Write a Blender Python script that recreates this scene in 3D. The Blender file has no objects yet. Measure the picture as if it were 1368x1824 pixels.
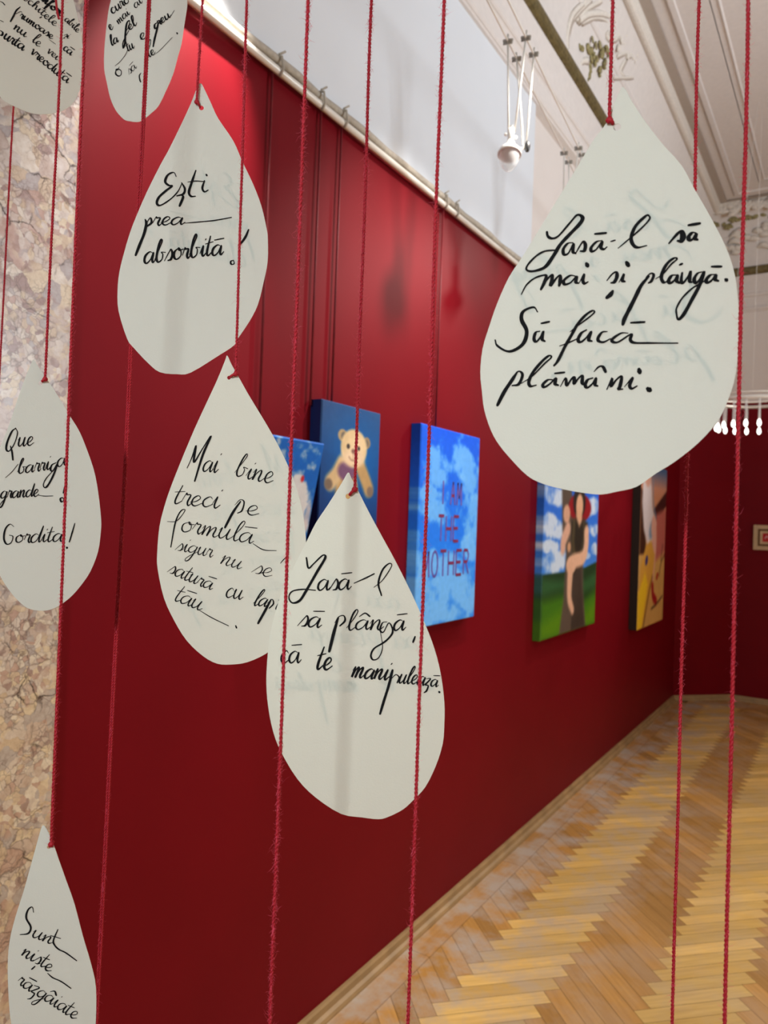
import bpy, bmesh, math, random
import numpy as np
from mathutils import Vector, Matrix
from mathutils.geometry import delaunay_2d_cdt

random.seed(7)
SC = bpy.context.scene
COL = SC.collection

# ------------------------------------------------------------------ camera
F = 1317.0                       # focal length in pixels of the 1368 x 1824 frame
AZ = math.radians(32.5)          # camera looks this far left of the wall direction (+Y)
PITCH, ROLL = 0.0099, 0.036
CAM = Vector((1.40, 0.0, 1.60))
_f = Vector((-math.sin(AZ) * math.cos(PITCH), math.cos(AZ) * math.cos(PITCH), math.sin(PITCH)))
_r0 = Vector((math.cos(AZ), math.sin(AZ), 0))
_u0 = _r0.cross(_f)
RGT = _r0 * math.cos(ROLL) + _u0 * math.sin(ROLL)
UPV = _u0 * math.cos(ROLL) - _r0 * math.sin(ROLL)
FWD = _f
cd = bpy.data.cameras.new('camera')
cd.sensor_width = 36.0
cd.sensor_fit = 'AUTO'
cd.lens = F * 36.0 / 1824.0
cd.clip_start = 0.02
cd.dof.use_dof = True
cd.dof.focus_distance = 0.70
cd.dof.aperture_fstop = 10.5
cam = bpy.data.objects.new('camera', cd)
COL.objects.link(cam)
cam.matrix_world = Matrix.Translation(CAM) @ Matrix((RGT, UPV, -FWD)).transposed().to_4x4()
SC.camera = cam

# ------------------------------------------------------------------ world, lights, exposure
SC.view_settings.view_transform = 'Standard'
SC.view_settings.look = 'None'
SC.view_settings.gamma = 1.0
SC.view_settings.exposure = 0.0
SC.view_settings.use_curve_mapping = False
SC.cycles.max_bounces = 8
SC.cycles.diffuse_bounces = 5
SC.cycles.caustics_reflective = False
SC.cycles.caustics_refractive = False
w = bpy.data.worlds.new('daylight')
SC.world = w
w.use_nodes = True
w.node_tree.nodes['Background'].inputs[0].default_value = (0.93, 0.97, 1.0, 1)
w.node_tree.nodes['Background'].inputs[1].default_value = 0.16

def light(name, kind, loc, target, energy, color=(1, 1, 1), **kw):
    l = bpy.data.lights.new(name, kind)
    l.energy = energy
    l.color = color
    for k, v in kw.items():
        setattr(l, k, v)
    o = bpy.data.objects.new(name, l)
    o.location = loc
    o.rotation_euler = (Vector(target) - Vector(loc)).to_track_quat('-Z', 'Y').to_euler()
    COL.objects.link(o)
    return o

WARM = (1.0, 0.93, 0.85)
# halogen spots and hall lamps out of frame, and two added fill lights
light('hall_lamps', 'AREA', (4.0, 3.0, 4.25), (4.0, 3.0, 0), 124, (1.0, 0.96, 0.90), shape='RECTANGLE', size=1.6, size_y=4.6, spread=math.radians(110))
light('ceiling_fill', 'AREA', (4.6, 3.2, 2.7), (1.0, 3.6, 4.7), 76, (0.86, 0.94, 1.0), shape='RECTANGLE', size=0.9, size_y=1.6, spread=math.radians(120))  # added fill with no fixture, brightens the ceiling and models the cove relief
light('spot_near_rail', 'SPOT', (0.30, 1.36, 3.30), (0.0, 1.20, 2.38), 150, WARM, spot_size=math.radians(44), spot_blend=0.6, shadow_soft_size=0.02)
light('spot_paintings', 'SPOT', (1.0, 3.9, 3.3), (0.0, 2.5, 1.75), 75, WARM, spot_size=math.radians(62), spot_blend=0.8, shadow_soft_size=0.05)
light('spot_tree_painting', 'SPOT', (1.2, 6.2, 3.3), (0.0, 4.7, 1.6), 70, WARM, spot_size=math.radians(62), spot_blend=0.8, shadow_soft_size=0.05)
light('wall_wash', 'SPOT', (0.80, 2.35, 3.30), (0.0, 2.25, 2.0), 130, WARM, spot_size=math.radians(72), spot_blend=1.0, shadow_soft_size=0.04)
light('wall_wash_far', 'SPOT', (0.90, 5.5, 3.30), (0.0, 4.6, 1.9), 78, WARM, spot_size=math.radians(76), spot_blend=1.0, shadow_soft_size=0.04)
light('drop_fill', 'AREA', (1.25, -1.85, 2.45), (1.05, 0.55, 1.6), 11.2, (0.91, 1.0, 0.985), shape='DISK', size=0.35, spread=math.radians(75))  # unseen fill added behind the camera to brighten the paper drops

# ------------------------------------------------------------------ pixel rays
def ray(px, py):
    return RGT * ((px - 684.0) / F) + UPV * (-(py - 912.0) / F) + FWD

def at_depth(px, py, t):
    return CAM + ray(px, py) * t

def on_plane(px, py, p0, n):
    d = ray(px, py)
    return CAM + d * ((p0 - CAM).dot(n) / d.dot(n))

def on_x(px, py, x):
    return on_plane(px, py, Vector((x, 0, 0)), Vector((1, 0, 0)))

def on_y(px, py, y):
    return on_plane(px, py, Vector((0, y, 0)), Vector((0, 1, 0)))

# ------------------------------------------------------------------ helpers
def s2l(c):
    return tuple((v / 12.92 if v <= 0.04045 else ((v + 0.055) / 1.055) ** 2.4) for v in c)

def hexc(r, g, b):
    return s2l((r / 255.0, g / 255.0, b / 255.0)) + (1.0,)

class NT:
    def __init__(self, name):
        self.m = bpy.data.materials.new(name)
        self.m.use_nodes = True
        self.t = self.m.node_tree
        self.b = self.t.nodes['Principled BSDF']
        self.out = self.t.nodes['Material Output']
    def n(self, kind, **kw):
        nd = self.t.nodes.new(kind)
        for k, v in kw.items():
            if k in nd.inputs.keys():
                nd.inputs[k].default_value = v
            else:
                setattr(nd, k, v)
        return nd
    def l(self, a, b):
        self.t.links.new(a, b)
    def ramp(self, fac, stops, interp='LINEAR'):
        r = self.n('ShaderNodeValToRGB')
        r.color_ramp.interpolation = interp
        el = r.color_ramp.elements
        while len(el) < len(stops):
            el.new(0.5)
        for e, (p, c) in zip(el, stops):
            e.position = p
            e.color = c if len(c) == 4 else tuple(c) + (1,)
        self.l(fac, r.inputs[0])
        return r
    def mix(self, fac, a, b, blend='MIX'):
        m = self.n('ShaderNodeMix', data_type='RGBA', blend_type=blend)
        for v, i in ((fac, 0), (a, 6), (b, 7)):
            if hasattr(v, 'is_linked'):
                self.l(v, m.inputs[i])
            else:
                m.inputs[i].default_value = v
        return m.outputs[2]
    def bump(self, height, strength, dist):
        b = self.n('ShaderNodeBump')
        b.inputs['Strength'].default_value = strength
        b.inputs['Distance'].default_value = dist
        self.l(height, b.inputs['Height'])
        self.l(b.outputs[0], self.b.inputs['Normal'])
        return b

def simple(name, col, rough=0.5, spec=0.5, metal=0.0, noise=0.0, scale=20.0, bump=0.0, coat=0.0):
    t = NT(name)
    t.b.inputs['Roughness'].default_value = rough
    t.b.inputs['Specular IOR Level'].default_value = spec
    t.b.inputs['Metallic'].default_value = metal
    t.b.inputs['Coat Weight'].default_value = coat
    g = t.n('ShaderNodeTexCoord')
    nz = t.n('ShaderNodeTexNoise', Scale=scale, Detail=4.0)
    t.l(g.outputs['Object'], nz.inputs['Vector'])
    lo = tuple(c * (1 - noise) for c in col[:3]) + (1,)
    hi = tuple(min(1, c * (1 + noise)) for c in col[:3]) + (1,)
    r = t.ramp(nz.outputs['Fac'], [(0.3, lo), (0.7, hi)])
    t.l(r.outputs[0], t.b.inputs['Base Color'])
    if bump:
        t.bump(nz.outputs['Fac'], 0.5, bump)
    return t.m

M = {}
M['red_wall'] = simple('red_satin_wall', (0.165, 0.0019, 0.0072, 1), 0.52, 0.10, noise=0.05, scale=3.0, bump=0.001)
M['white_board'] = simple('white_painted_board', hexc(222, 228, 236), 0.6, 0.3, noise=0.015, scale=4)
M['white_wall'] = simple('white_plaster_wall', hexc(224, 217, 213), 0.7, 0.3, noise=0.02, scale=4)
M['plaster'] = simple('ivory_plaster', hexc(220, 214, 211), 0.7, 0.25, noise=0.03, scale=30, bump=0.0008)
M['plaster_deep'] = simple('beige_plaster_and_shade', hexc(178, 166, 156), 0.7, 0.25, noise=0.03, scale=30)  # ceiling band colour, also the shade painted beside the scrolls
M['relief'] = simple('ivory_relief_plaster', hexc(222, 216, 208), 0.6, 0.3, noise=0.08, scale=60, bump=0.002)
M['gilt'] = simple('aged_gilt', (0.15, 0.115, 0.045, 1), 0.45, 0.5, metal=0.35, noise=0.35, scale=40)
M['gilt_leaf'] = simple('dull_gilded_leaf', (0.30, 0.26, 0.12, 1), 0.5, 0.4, metal=0.2, noise=0.4, scale=70)
M['rail_white'] = simple('white_enamel_rail', hexc(226, 222, 214), 0.25, 0.6, noise=0.02)
M['rail_beige'] = simple('beige_cable_duct', hexc(176, 168, 156), 0.6, 0.4, noise=0.15, scale=60, bump=0.002)
M['steel'] = simple('brushed_steel', (0.55, 0.54, 0.52, 1), 0.3, 0.5, metal=1.0, noise=0.05)
M['clamp'] = simple('nickel_clamp', (0.34, 0.32, 0.28, 1), 0.35, 0.5, metal=0.2, noise=0.1)
M['lamp_white'] = simple('white_lamp_enamel', hexc(236, 234, 228), 0.3, 0.5, noise=0.01)
M['lamp_black'] = simple('black_plastic', (0.015, 0.015, 0.015, 1), 0.4, 0.5, noise=0.1)
M['reflector'] = simple('mauve_dichroic_reflector', hexc(186, 162, 163), 0.3, 0.5, metal=0.0, noise=0.1)
M['skirting'] = simple('pale_wood_skirting', hexc(158, 128, 88), 0.45, 0.4, noise=0.2, scale=9)
M['frame_wood'] = simple('pale_grey_frame_wood', hexc(205, 180, 145), 0.6, 0.3, noise=0.1)
M['frame_dark'] = simple('brown_frame_groove', hexc(110, 78, 46), 0.6, 0.3, noise=0.1)
M['sign_red'] = simple('sign_red_ground', hexc(190, 30, 38), 0.5, 0.3, noise=0.05)
M['sign_pale'] = simple('sign_pale_pink', hexc(232, 170, 180), 0.5, 0.3, noise=0.05)
M['ink'] = simple('black_ink', (0.006, 0.006, 0.007, 1), 0.8, 0.08, noise=0.3, scale=150)
M['ink_thin'] = simple('thin_black_ink', (0.016, 0.017, 0.018, 1), 0.5, 0.3, noise=0.4, scale=200)
M['letter'] = simple('mauve_red_paint', hexc(98, 84, 168), 0.5, 0.3, noise=0.15, scale=60)
M['letter_dark'] = simple('dark_red_paint', hexc(118, 44, 84), 0.5, 0.3, noise=0.15, scale=60)
M['canvas_back'] = simple('raw_canvas', hexc(190, 180, 160), 0.8, 0.2, noise=0.1)
M['wire_red'] = simple('dark_red_hanging_cord', (0.16, 0.008, 0.014, 1), 0.5, 0.3, noise=0.2)

def yarn_mat(name, base, tip, trans):
    t = NT(name)
    t.b.inputs['Base Color'].default_value = base
    t.b.inputs['Roughness'].default_value = 0.7
    t.b.inputs['Sheen Weight'].default_value = 0.15
    t.b.inputs['Sheen Tint'].default_value = tip
    t.b.inputs['Sheen Roughness'].default_value = 0.4
    tr = t.n('ShaderNodeBsdfTranslucent')
    tr.inputs[0].default_value = tip
    mx = t.n('ShaderNodeMixShader')
    mx.inputs[0].default_value = trans
    t.l(t.b.outputs[0], mx.inputs[1])
    t.l(tr.outputs[0], mx.inputs[2])
    t.l(mx.outputs[0], t.out.inputs[0])
    return t.m
M['yarn'] = yarn_mat('red_wool_yarn', (0.38, 0.002, 0.013, 1), (0.85, 0.04, 0.13, 1), 0.15)
M['fuzz'] = yarn_mat('red_wool_fibres', (0.85, 0.10, 0.20, 1), (0.95, 0.22, 0.34, 1), 0.5)

def paper_mat(name='white_textured_card', col=(0.82, 0.84, 0.80, 1)):
    t = NT(name)
    t.b.inputs['Base Color'].default_value = col
    t.b.inputs['Roughness'].default_value = 0.8
    t.b.inputs['Specular IOR Level'].default_value = 0.2
    g = t.n('ShaderNodeTexCoord')
    nz = t.n('ShaderNodeTexNoise', Scale=700.0, Detail=3.0)
    t.l(g.outputs['Object'], nz.inputs['Vector'])
    t.bump(nz.outputs['Fac'], 0.35, 0.0006)
    tr = t.n('ShaderNodeBsdfTranslucent')
    tr.inputs[0].default_value = (0.92, 0.92, 0.88, 1)
    mx = t.n('ShaderNodeMixShader')
    mx.inputs[0].default_value = 0.6
    t.l(t.b.outputs[0], mx.inputs[1])
    t.l(tr.outputs[0], mx.inputs[2])
    t.l(mx.outputs[0], t.out.inputs[0])
    return t.m
M['paper'] = paper_mat()
M['paper_cream'] = paper_mat('cream_textured_card', (0.84, 0.835, 0.765, 1))

def glass_mat():
    t = NT('clear_lamp_glass')
    t.b.inputs['Base Color'].default_value = (0.97, 1, 1, 1)
    t.b.inputs['Roughness'].default_value = 0.03
    t.b.inputs['Alpha'].default_value = 0.28
    return t.m
M['glass'] = glass_mat()

def emit_mat(name, col, s):
    t = NT(name)
    t.b.inputs['Base Color'].default_value = (0.9, 0.9, 0.9, 1)
    t.b.inputs['Emission Color'].default_value = col
    t.b.inputs['Emission Strength'].default_value = s
    return t.m
M['bulb_lit'] = emit_mat('lit_halogen_bulb', (1, 0.96, 0.88, 1), 3.0)

def marble_mat():
    t = NT('breccia_marble')
    t.b.inputs['Roughness'].default_value = 0.22
    t.b.inputs['Specular IOR Level'].default_value = 0.45
    g = t.n('ShaderNodeNewGeometry')
    # warp
    wn = t.n('ShaderNodeTexNoise', Scale=14.0, Detail=5.0, Roughness=0.6)
    t.l(g.outputs['Position'], wn.inputs['Vector'])
    sub = t.n('ShaderNodeVectorMath', operation='MULTIPLY_ADD')
    sub.inputs[1].default_value = (0.055, 0.055, 0.055)
    t.l(wn.outputs['Color'], sub.inputs[0])
    t.l(g.outputs['Position'], sub.inputs[2])
    vec = sub.outputs[0]
    def vor(scale, feature):
        v = t.n('ShaderNodeTexVoronoi', feature=feature)
        v.inputs['Scale'].default_value = scale
        t.l(vec, v.inputs['Vector'])
        return v
    pal = [(0.0, hexc(222, 210, 190)), (0.14, hexc(204, 190, 184)), (0.28, hexc(214, 206, 202)), (0.42, hexc(196, 172, 164)),
           (0.54, hexc(226, 220, 212)), (0.66, hexc(188, 182, 184)), (0.78, hexc(210, 194, 176)), (0.90, hexc(172, 152, 150))]
    def cells(scale):
        c = vor(scale, 'F1')
        sep = t.n('ShaderNodeSeparateColor')
        t.l(c.outputs['Color'], sep.inputs[0])
        return t.ramp(sep.outputs[0], pal, 'CONSTANT').outputs[0]
    big, small = cells(26.0), cells(75.0)
    zn = t.n('ShaderNodeTexNoise', Scale=9.0, Detail=3.0)
    t.l(g.outputs['Position'], zn.inputs['Vector'])
    zone = t.ramp(zn.outputs['Fac'], [(0.42, (0, 0, 0)), (0.50, (1, 1, 1))]).outputs[0]
    col = t.mix(zone, big, small)
    # mottling inside the clasts
    mn = t.n('ShaderNodeTexNoise', Scale=70.0, Detail=6.0, Roughness=0.7)
    t.l(g.outputs['Position'], mn.inputs['Vector'])
    mott = t.ramp(mn.outputs['Fac'], [(0.3, hexc(214, 200, 190)), (0.7, (1, 1, 1))]).outputs[0]
    col = t.mix(0.75, col, mott, 'MULTIPLY')
    sepz = t.n('ShaderNodeSeparateXYZ')
    t.l(sub.outputs[0], sepz.inputs[0])
    zr = t.n('ShaderNodeMapRange')
    zr.inputs[1].default_value, zr.inputs[2].default_value = 1.20, 1.75
    t.l(sepz.outputs[2], zr.inputs[0])
    tint = t.mix(zr.outputs[0], (1.12, 1.05, 0.90, 1), (0.93, 0.94, 0.99, 1))      # creamier clasts low down, greyer above
    col = t.mix(1.0, col, tint, 'MULTIPLY')
    # veins
    def vein(scale, width, c, src_scale, amount):
        nonlocal col
        e = vor(scale, 'DISTANCE_TO_EDGE')
        line = t.ramp(e.outputs['Distance'], [(0.0, (1, 1, 1)), (width, (0, 0, 0))]).outputs[0]
        n2 = t.n('ShaderNodeTexNoise', Scale=src_scale, Detail=4.0)
        t.l(g.outputs['Position'], n2.inputs['Vector'])
        msk = t.ramp(n2.outputs['Fac'], [(0.44, (0, 0, 0)), (0.62, (amount, amount, amount))]).outputs[0]
        f = t.n('ShaderNodeMath', operation='MULTIPLY')
        t.l(line, f.inputs[0])
        t.l(msk, f.inputs[1])
        col = t.mix(f.outputs[0], col, c)
    vein(26.0, 0.05, hexc(104, 84, 80), 11.0, 0.7)
    vein(75.0, 0.10, hexc(112, 98, 94), 17.0, 0.65)
    vein(9.0, 0.022, hexc(58, 48, 46), 15.0, 1.0)
    t.l(col, t.b.inputs['Base Color'])
    return t.m
M['marble'] = marble_mat()

def parquet_mat():
    t = NT('oak_parquet')
    t.b.inputs['Roughness'].default_value = 0.38
    t.b.inputs['Specular IOR Level'].default_value = 0.4
    at = t.n('ShaderNodeAttribute', attribute_name='tone')
    uv = t.n('ShaderNodeAttribute', attribute_name='grain')
    mp = t.n('ShaderNodeVectorMath', operation='MULTIPLY')
    mp.inputs[1].default_value = (5.0, 70.0, 1.0)
    t.l(uv.outputs['Vector'], mp.inputs[0])
    nz = t.n('ShaderNodeTexNoise', Scale=1.0, Detail=5.0, Roughness=0.6)
    t.l(mp.outputs[0], nz.inputs['Vector'])
    gr = t.ramp(nz.outputs['Fac'], [(0.25, (0.72, 0.64, 0.52)), (0.75, (1.08, 1.06, 1.0))]).outputs[0]
    col = t.mix(0.8, at.outputs['Color'], gr, 'MULTIPLY')
    g = t.n('ShaderNodeNewGeometry')
    sn = t.n('ShaderNodeTexNoise', Scale=4.5, Detail=6.0, Roughness=0.65)
    t.l(g.outputs['Position'], sn.inputs['Vector'])
    sep = t.n('ShaderNodeSeparateXYZ')
    t.l(g.outputs['Position'], sep.inputs[0])
    near = t.n('ShaderNodeMapRange')
    near.inputs[1].default_value, near.inputs[2].default_value = 0.2, 0.75
    near.inputs[3].default_value, near.inputs[4].default_value = 0.95, 0.25
    t.l(sep.outputs[0], near.inputs[0])
    msk = t.ramp(sn.outputs['Fac'], [(0.42, (0, 0, 0)), (0.62, (1, 1, 1))]).outputs[0]
    mm = t.n('ShaderNodeMath', operation='MULTIPLY')
    t.l(msk, mm.inputs[0])
    t.l(near.outputs[0], mm.inputs[1])
    col = t.mix(mm.outputs[0], col, hexc(186, 172, 156))      # worn, dusty patches by the wall
    t.l(col, t.b.inputs['Base Color'])
    t.bump(nz.outputs['Fac'], 0.15, 0.001)
    return t.m
M['parquet'] = parquet_mat()
M['parquet_gap'] = simple('dark_parquet_joint', hexc(120, 82, 46), 0.7, 0.2, noise=0.1)

def art_mat():
    t = NT('oil_paint')
    a = t.n('ShaderNodeAttribute', attribute_name='art')
    g = t.n('ShaderNodeTexCoord')
    nz = t.n('ShaderNodeTexNoise', Scale=45.0, Detail=4.0)
    t.l(g.outputs['Object'], nz.inputs['Vector'])
    v = t.ramp(nz.outputs['Fac'], [(0.3, (0.93, 0.93, 0.93)), (0.7, (1.05, 1.05, 1.05))]).outputs[0]
    t.l(t.mix(1.0, a.outputs['Color'], v, 'MULTIPLY'), t.b.inputs['Base Color'])
    t.b.inputs['Roughness'].default_value = 0.55
    t.b.inputs['Specular IOR Level'].default_value = 0.3
    return t.m
M['art'] = art_mat()

# ------------------------------------------------------------------ object making
def mesh_obj(name, bm_or_data, mats, parent=None, smooth=False):
    me = bpy.data.meshes.new(name)
    if isinstance(bm_or_data, bmesh.types.BMesh):
        bm_or_data.to_mesh(me)
        bm_or_data.free()
    else:
        me.from_pydata(*bm_or_data)
    if not isinstance(mats, (list, tuple)):
        mats = [mats]
    for m in mats:
        me.materials.append(m)
    if smooth:
        for p in me.polygons:
            p.use_smooth = True
    o = bpy.data.objects.new(name, me)
    COL.objects.link(o)
    if parent is not None:
        o.parent = parent
        o.matrix_parent_inverse = Matrix.Translation(-parent.location) if parent.rotation_euler.to_matrix().is_identity else parent.matrix_basis.inverted()
    return o

def tag(o, label=None, cat=None, group=None, kind=None):
    if label: o['label'] = label
    if cat: o['category'] = cat
    if group: o['group'] = group
    if kind: o['kind'] = kind
    return o

def struct(o, label=None):
    o['kind'] = 'structure'
    if label: o['label'] = label
    return o

def root(name, loc, label, cat, group=None):
    o = bpy.data.objects.new(name, None)
    o.empty_display_size = 0.05
    o.location = loc
    COL.objects.link(o)
    return tag(o, label, cat, group)

def box(bm, lo, hi, mat=0):
    vs = [bm.verts.new((x, y, z)) for x in (lo[0], hi[0]) for y in (lo[1], hi[1]) for z in (lo[2], hi[2])]
    for idx in ((0, 1, 3, 2), (4, 6, 7, 5), (0, 4, 5, 1), (2, 3, 7, 6), (0, 2, 6, 4), (1, 5, 7, 3)):
        f = bm.faces.new([vs[i] for i in idx])
        f.material_index = mat
    return vs

def catmull(pts, per=6, closed=False):
    pts = [np.array(p, float) for p in pts]
    n = len(pts)
    if n < 3 and not closed:
        return [tuple(pts[0] + (pts[-1] - pts[0]) * k / per) for k in range(per + 1)]
    out = []
    seg = n if closed else n - 1
    for i in range(seg):
        if closed:
            p0, p1, p2, p3 = pts[(i - 1) % n], pts[i], pts[(i + 1) % n], pts[(i + 2) % n]
        else:
            p1, p2 = pts[i], pts[i + 1]
            p0 = pts[i - 1] if i > 0 else 2 * p1 - p2
            p3 = pts[i + 2] if i + 2 < n else 2 * p2 - p1
        # centripetal-like damping
        for k in range(per):
            t = k / per
            m1 = (p2 - p0) * 0.5
            m2 = (p3 - p1) * 0.5
            out.append(tuple((2 * t**3 - 3 * t**2 + 1) * p1 + (t**3 - 2 * t**2 + t) * m1 + (-2 * t**3 + 3 * t**2) * p2 + (t**3 - t**2) * m2))
    if not closed:
        out.append(tuple(pts[-1]))
    return out

def tube(bm, pts, rad, sides=8, cap=True, mat=0, flat=1.0, fdir=None):
    """rad: number or list.  flat/fdir squash the section along fdir."""
    pts = [Vector(p) for p in pts]
    n = len(pts)
    rads = rad if isinstance(rad, (list, tuple)) else [rad] * n
    rings = []
    ref = None
    for i, p in enumerate(pts):
        d = (pts[min(i + 1, n - 1)] - pts[max(i - 1, 0)])
        if d.length < 1e-9:
            d = Vector((0, 0, 1))
        d.normalize()
        if ref is None:
            a = Vector((1, 0, 0)) if abs(d.x) < 0.8 else Vector((0, 1, 0))
            ref = d.cross(a).normalized()
        ref = (ref - d * ref.dot(d))
        if ref.length < 1e-6:
            ref = d.orthogonal()
        ref.normalize()
        b = d.cross(ref)
        ring = []
        for k in range(sides):
            a = 2 * math.pi * k / sides
            off = (ref * math.cos(a) + b * math.sin(a)) * rads[i]
            if fdir is not None:
                off -= fdir * off.dot(fdir) * (1 - flat)
            ring.append(bm.verts.new(p + off))
        rings.append(ring)
    for i in range(n - 1):
        for k in range(sides):
            f = bm.faces.new((rings[i][k], rings[i][(k + 1) % sides], rings[i + 1][(k + 1) % sides], rings[i + 1][k]))
            f.smooth = True
            f.material_index = mat
    if cap:
        bm.faces.new(rings[0][::-1]).material_index = mat
        bm.faces.new(rings[-1]).material_index = mat

def ball(bm, c, r, seg=8, scale=(1, 1, 1), rot=None, mat=0):
    mt = Matrix.Translation(c) @ ((rot.to_4x4() if rot is not None else Matrix.Identity(4)) @ Matrix.Diagonal((*scale, 1)))
    g = bmesh.ops.create_uvsphere(bm, u_segments=seg, v_segments=max(4, seg // 2 + 1), radius=r, matrix=mt)
    for v in g['verts']:
        for f in v.link_faces:
            f.smooth = True
            f.material_index = mat

def lathe(bm, prof, origin, axis, seg=20, mat=0):
    axis = Vector(axis).normalized()
    a = axis.orthogonal().normalized()
    b = axis.cross(a)
    rings = []
    for r, h in prof:
        rings.append([bm.verts.new(Vector(origin) + axis * h + (a * math.cos(2 * math.pi * k / seg) + b * math.sin(2 * math.pi * k / seg)) * max(r, 1e-5)) for k in range(seg)])
    for i in range(len(rings) - 1):
        for k in range(seg):
            f = bm.faces.new((rings[i][k], rings[i][(k + 1) % seg], rings[i + 1][(k + 1) % seg], rings[i + 1][k]))
            f.smooth = True
            f.material_index = mat

# ------------------------------------------------------------------ the room
YC, CH = 7.35, 0.44              # where the chamfered corner starts, its size
YB = YC + CH                     # back wall
ZR, ZB, ZCEIL = 2.843, 4.06, 4.70
Y0, XE = -2.2, 6.4

def cornice_path(d=0.0):
    return [(d, Y0), (d, YB - d), (XE, YB - d)]

def wall_path(d=0.0):
    return [(d, Y0), (d, YC - 0.4142 * d), (CH + 0.4142 * d, YB - d), (XE, YB - d)]

# floor slab
bm = bmesh.new(); box(bm, (-0.3, Y0, -0.06), (XE, YB + 0.3, -0.004))
struct(mesh_obj('floor', bm, M['parquet_gap']), 'dark subfloor under the parquet')

def parquet():
    bm = bmesh.new()
    tone = bm.loops.layers.float_color.new('tone')
    grain = bm.loops.layers.uv.new('grain')
    L, W, g = 0.40, 0.0635, 0.0007
    R2 = math.sqrt(0.5)
    rnd = random.Random(3)
    def plank(corners, col, o):
        vs = [bm.verts.new((x, y, 0)) for x, y in corners]
        f = bm.faces.new(vs)
        for lp, uvc in zip(f.loops, o):
            lp[tone] = col
            lp[grain].uv = uvc
    def vary(c, amt):
        k = 1 + rnd.uniform(-amt, amt)
        h = rnd.uniform(-0.06, 0.06)
        return (c[0] * k * (1 + h * 0.4), c[1] * k, c[2] * k * (1 - h * 1.5), 1)
    light_c, dark_c, bord = hexc(226, 188, 112), hexc(192, 146, 82), hexc(186, 140, 84)  # sheen that varies with plank direction is painted into the light and dark tones
    x0 = 0.30
    for m_ in range(-2, 13):
        for k in range(-120, 160):
            for hv in (0, 1):
                if hv == 0:
                    p0, p1, q0, q1 = k * W + m_ * L, k * W + L + m_ * L, k * W - m_ * L, k * W + W - m_ * L
                else:
                    p0, p1, q0, q1 = k * W + m_ * L, k * W + W + m_ * L, k * W + W - m_ * L, k * W + W + L - m_ * L
                cx, cy = ((p0 + p1) - (q0 + q1)) / 2 * R2 + x0, ((p0 + p1) + (q0 + q1)) / 2 * R2
                if not (-0.2 < cx < 6.3 and -2.3 < cy < 8.0):
                    continue
                c = [(p0 + g, q0 + g), (p1 - g, q0 + g), (p1 - g, q1 - g), (p0 + g, q1 - g)]
                s = rnd.uniform(0, 50)
                if hv == 0:
                    uv = [(s + a - p0, s + b - q0) for a, b in c]
                else:
                    uv = [(s + b - q0, s + a - p0) for a, b in c]
                col = vary(light_c if hv == 0 else dark_c, 0.20)
                plank([((a - b) * R2 + x0, (a + b) * R2) for a, b in c], col, uv)
    for co, no in (((0.125, 0, 0), (-1, 0, 0)), ((0, 7.45, 0), (0, 1, 0)), ((XE - 0.05, 0, 0), (1, 0, 0)), ((0, Y0 + .02, 0), (0, -1, 0))):
        bmesh.ops.bisect_plane(bm, geom=bm.verts[:] + bm.edges[:] + bm.faces[:], plane_co=co, plane_no=no, clear_outer=True)
    # corner by the chamfer
    y = Y0
    while y < YC - 0.05:
        ln = rnd.uniform(0.7, 1.1)
        y1 = min(y + ln, YC - 0.02)
        s = rnd.uniform(0, 50)
        plank([(0.0, y + g), (0.1235, y + g), (0.1235, y1 - g), (0.0, y1 - g)], vary(bord, 0.14), [(s, s), (s, s + .12), (s + ln, s + .12), (s + ln, s)])
        y = y1
    x = 0.0
    while x < XE - 0.1:
        x1 = min(x + rnd.uniform(0.6, 1.0), XE)
        for yy0, yy1 in ((7.4515, 7.6), (7.6, 7.79)):
            s = rnd.uniform(0, 50)
            if x1 > 0.2:
                plank([(max(x, 0.126 if yy0 < 7.5 else 0.3) + g, yy0 + g), (x1 - g, yy0 + g), (x1 - g, yy1 - g), (max(x, 0.126 if yy0 < 7.5 else 0.3) + g, yy1 - g)], vary(bord, 0.12), [(s, s), (s + x1 - x, s), (s + x1 - x, s + .15), (s, s + .15)])
        x = x1
    return bm
struct(mesh_obj('floor_parquet', parquet(), M['parquet']), 'herringbone oak parquet with a plain border along the red wall')

# red walls (0.06 thick boards) and white walls above
def wall_segment(name, a, b, z0, z1, mat, label, th=0.06, out=0.0):
    a, b = Vector((a[0], a[1], 0)), Vector((b[0], b[1], 0))
    d = (b - a).normalized()
    n = Vector((d.y, -d.x, 0))          # inward
    p = [a + n * out, b + n * out, b + n * (out - th), a + n * (out - th)]
    vs = [tuple(v + Vector((0, 0, z))) for z in (z0, z1) for v in p]
    fs = [(0, 1, 2, 3), (7, 6, 5, 4), (0, 4, 5, 1), (1, 5, 6, 2), (2, 6, 7, 3), (3, 7, 4, 0)]
    o = mesh_obj(name, (vs, [], fs), mat)
    return struct(o, label)
P = wall_path()
wall_segment('wall_left', P[0], P[1], 0, ZR, M['red_wall'], 'long dark red gallery wall')
wall_segment('wall_corner', P[1], P[2], 0, ZR, M['red_wall'], 'narrow slanting dark red wall in the far corner')
wall_segment('wall_back', P[2], P[3], 0, ZR, M['red_wall'], 'dark red end wall')
YEDGE = on_x(952, 300, 0).y
wall_segment('wall_left_upper', (0, Y0), (0, YEDGE), ZR, ZB + .02, M['white_board'], 'white upper wall above the rail', out=-0.004)
wall_segment('wall_left_recess', (0, YEDGE), (0, YB), ZR, ZB + .02, M['white_wall'], 'white upper wall past the edge of the boarding', out=-0.035)
wall_segment('wall_back_upper', (0, YB), P[3], ZR, ZB + .02, M['white_wall'], 'white wall above the red end wall', out=-0.004)
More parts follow.
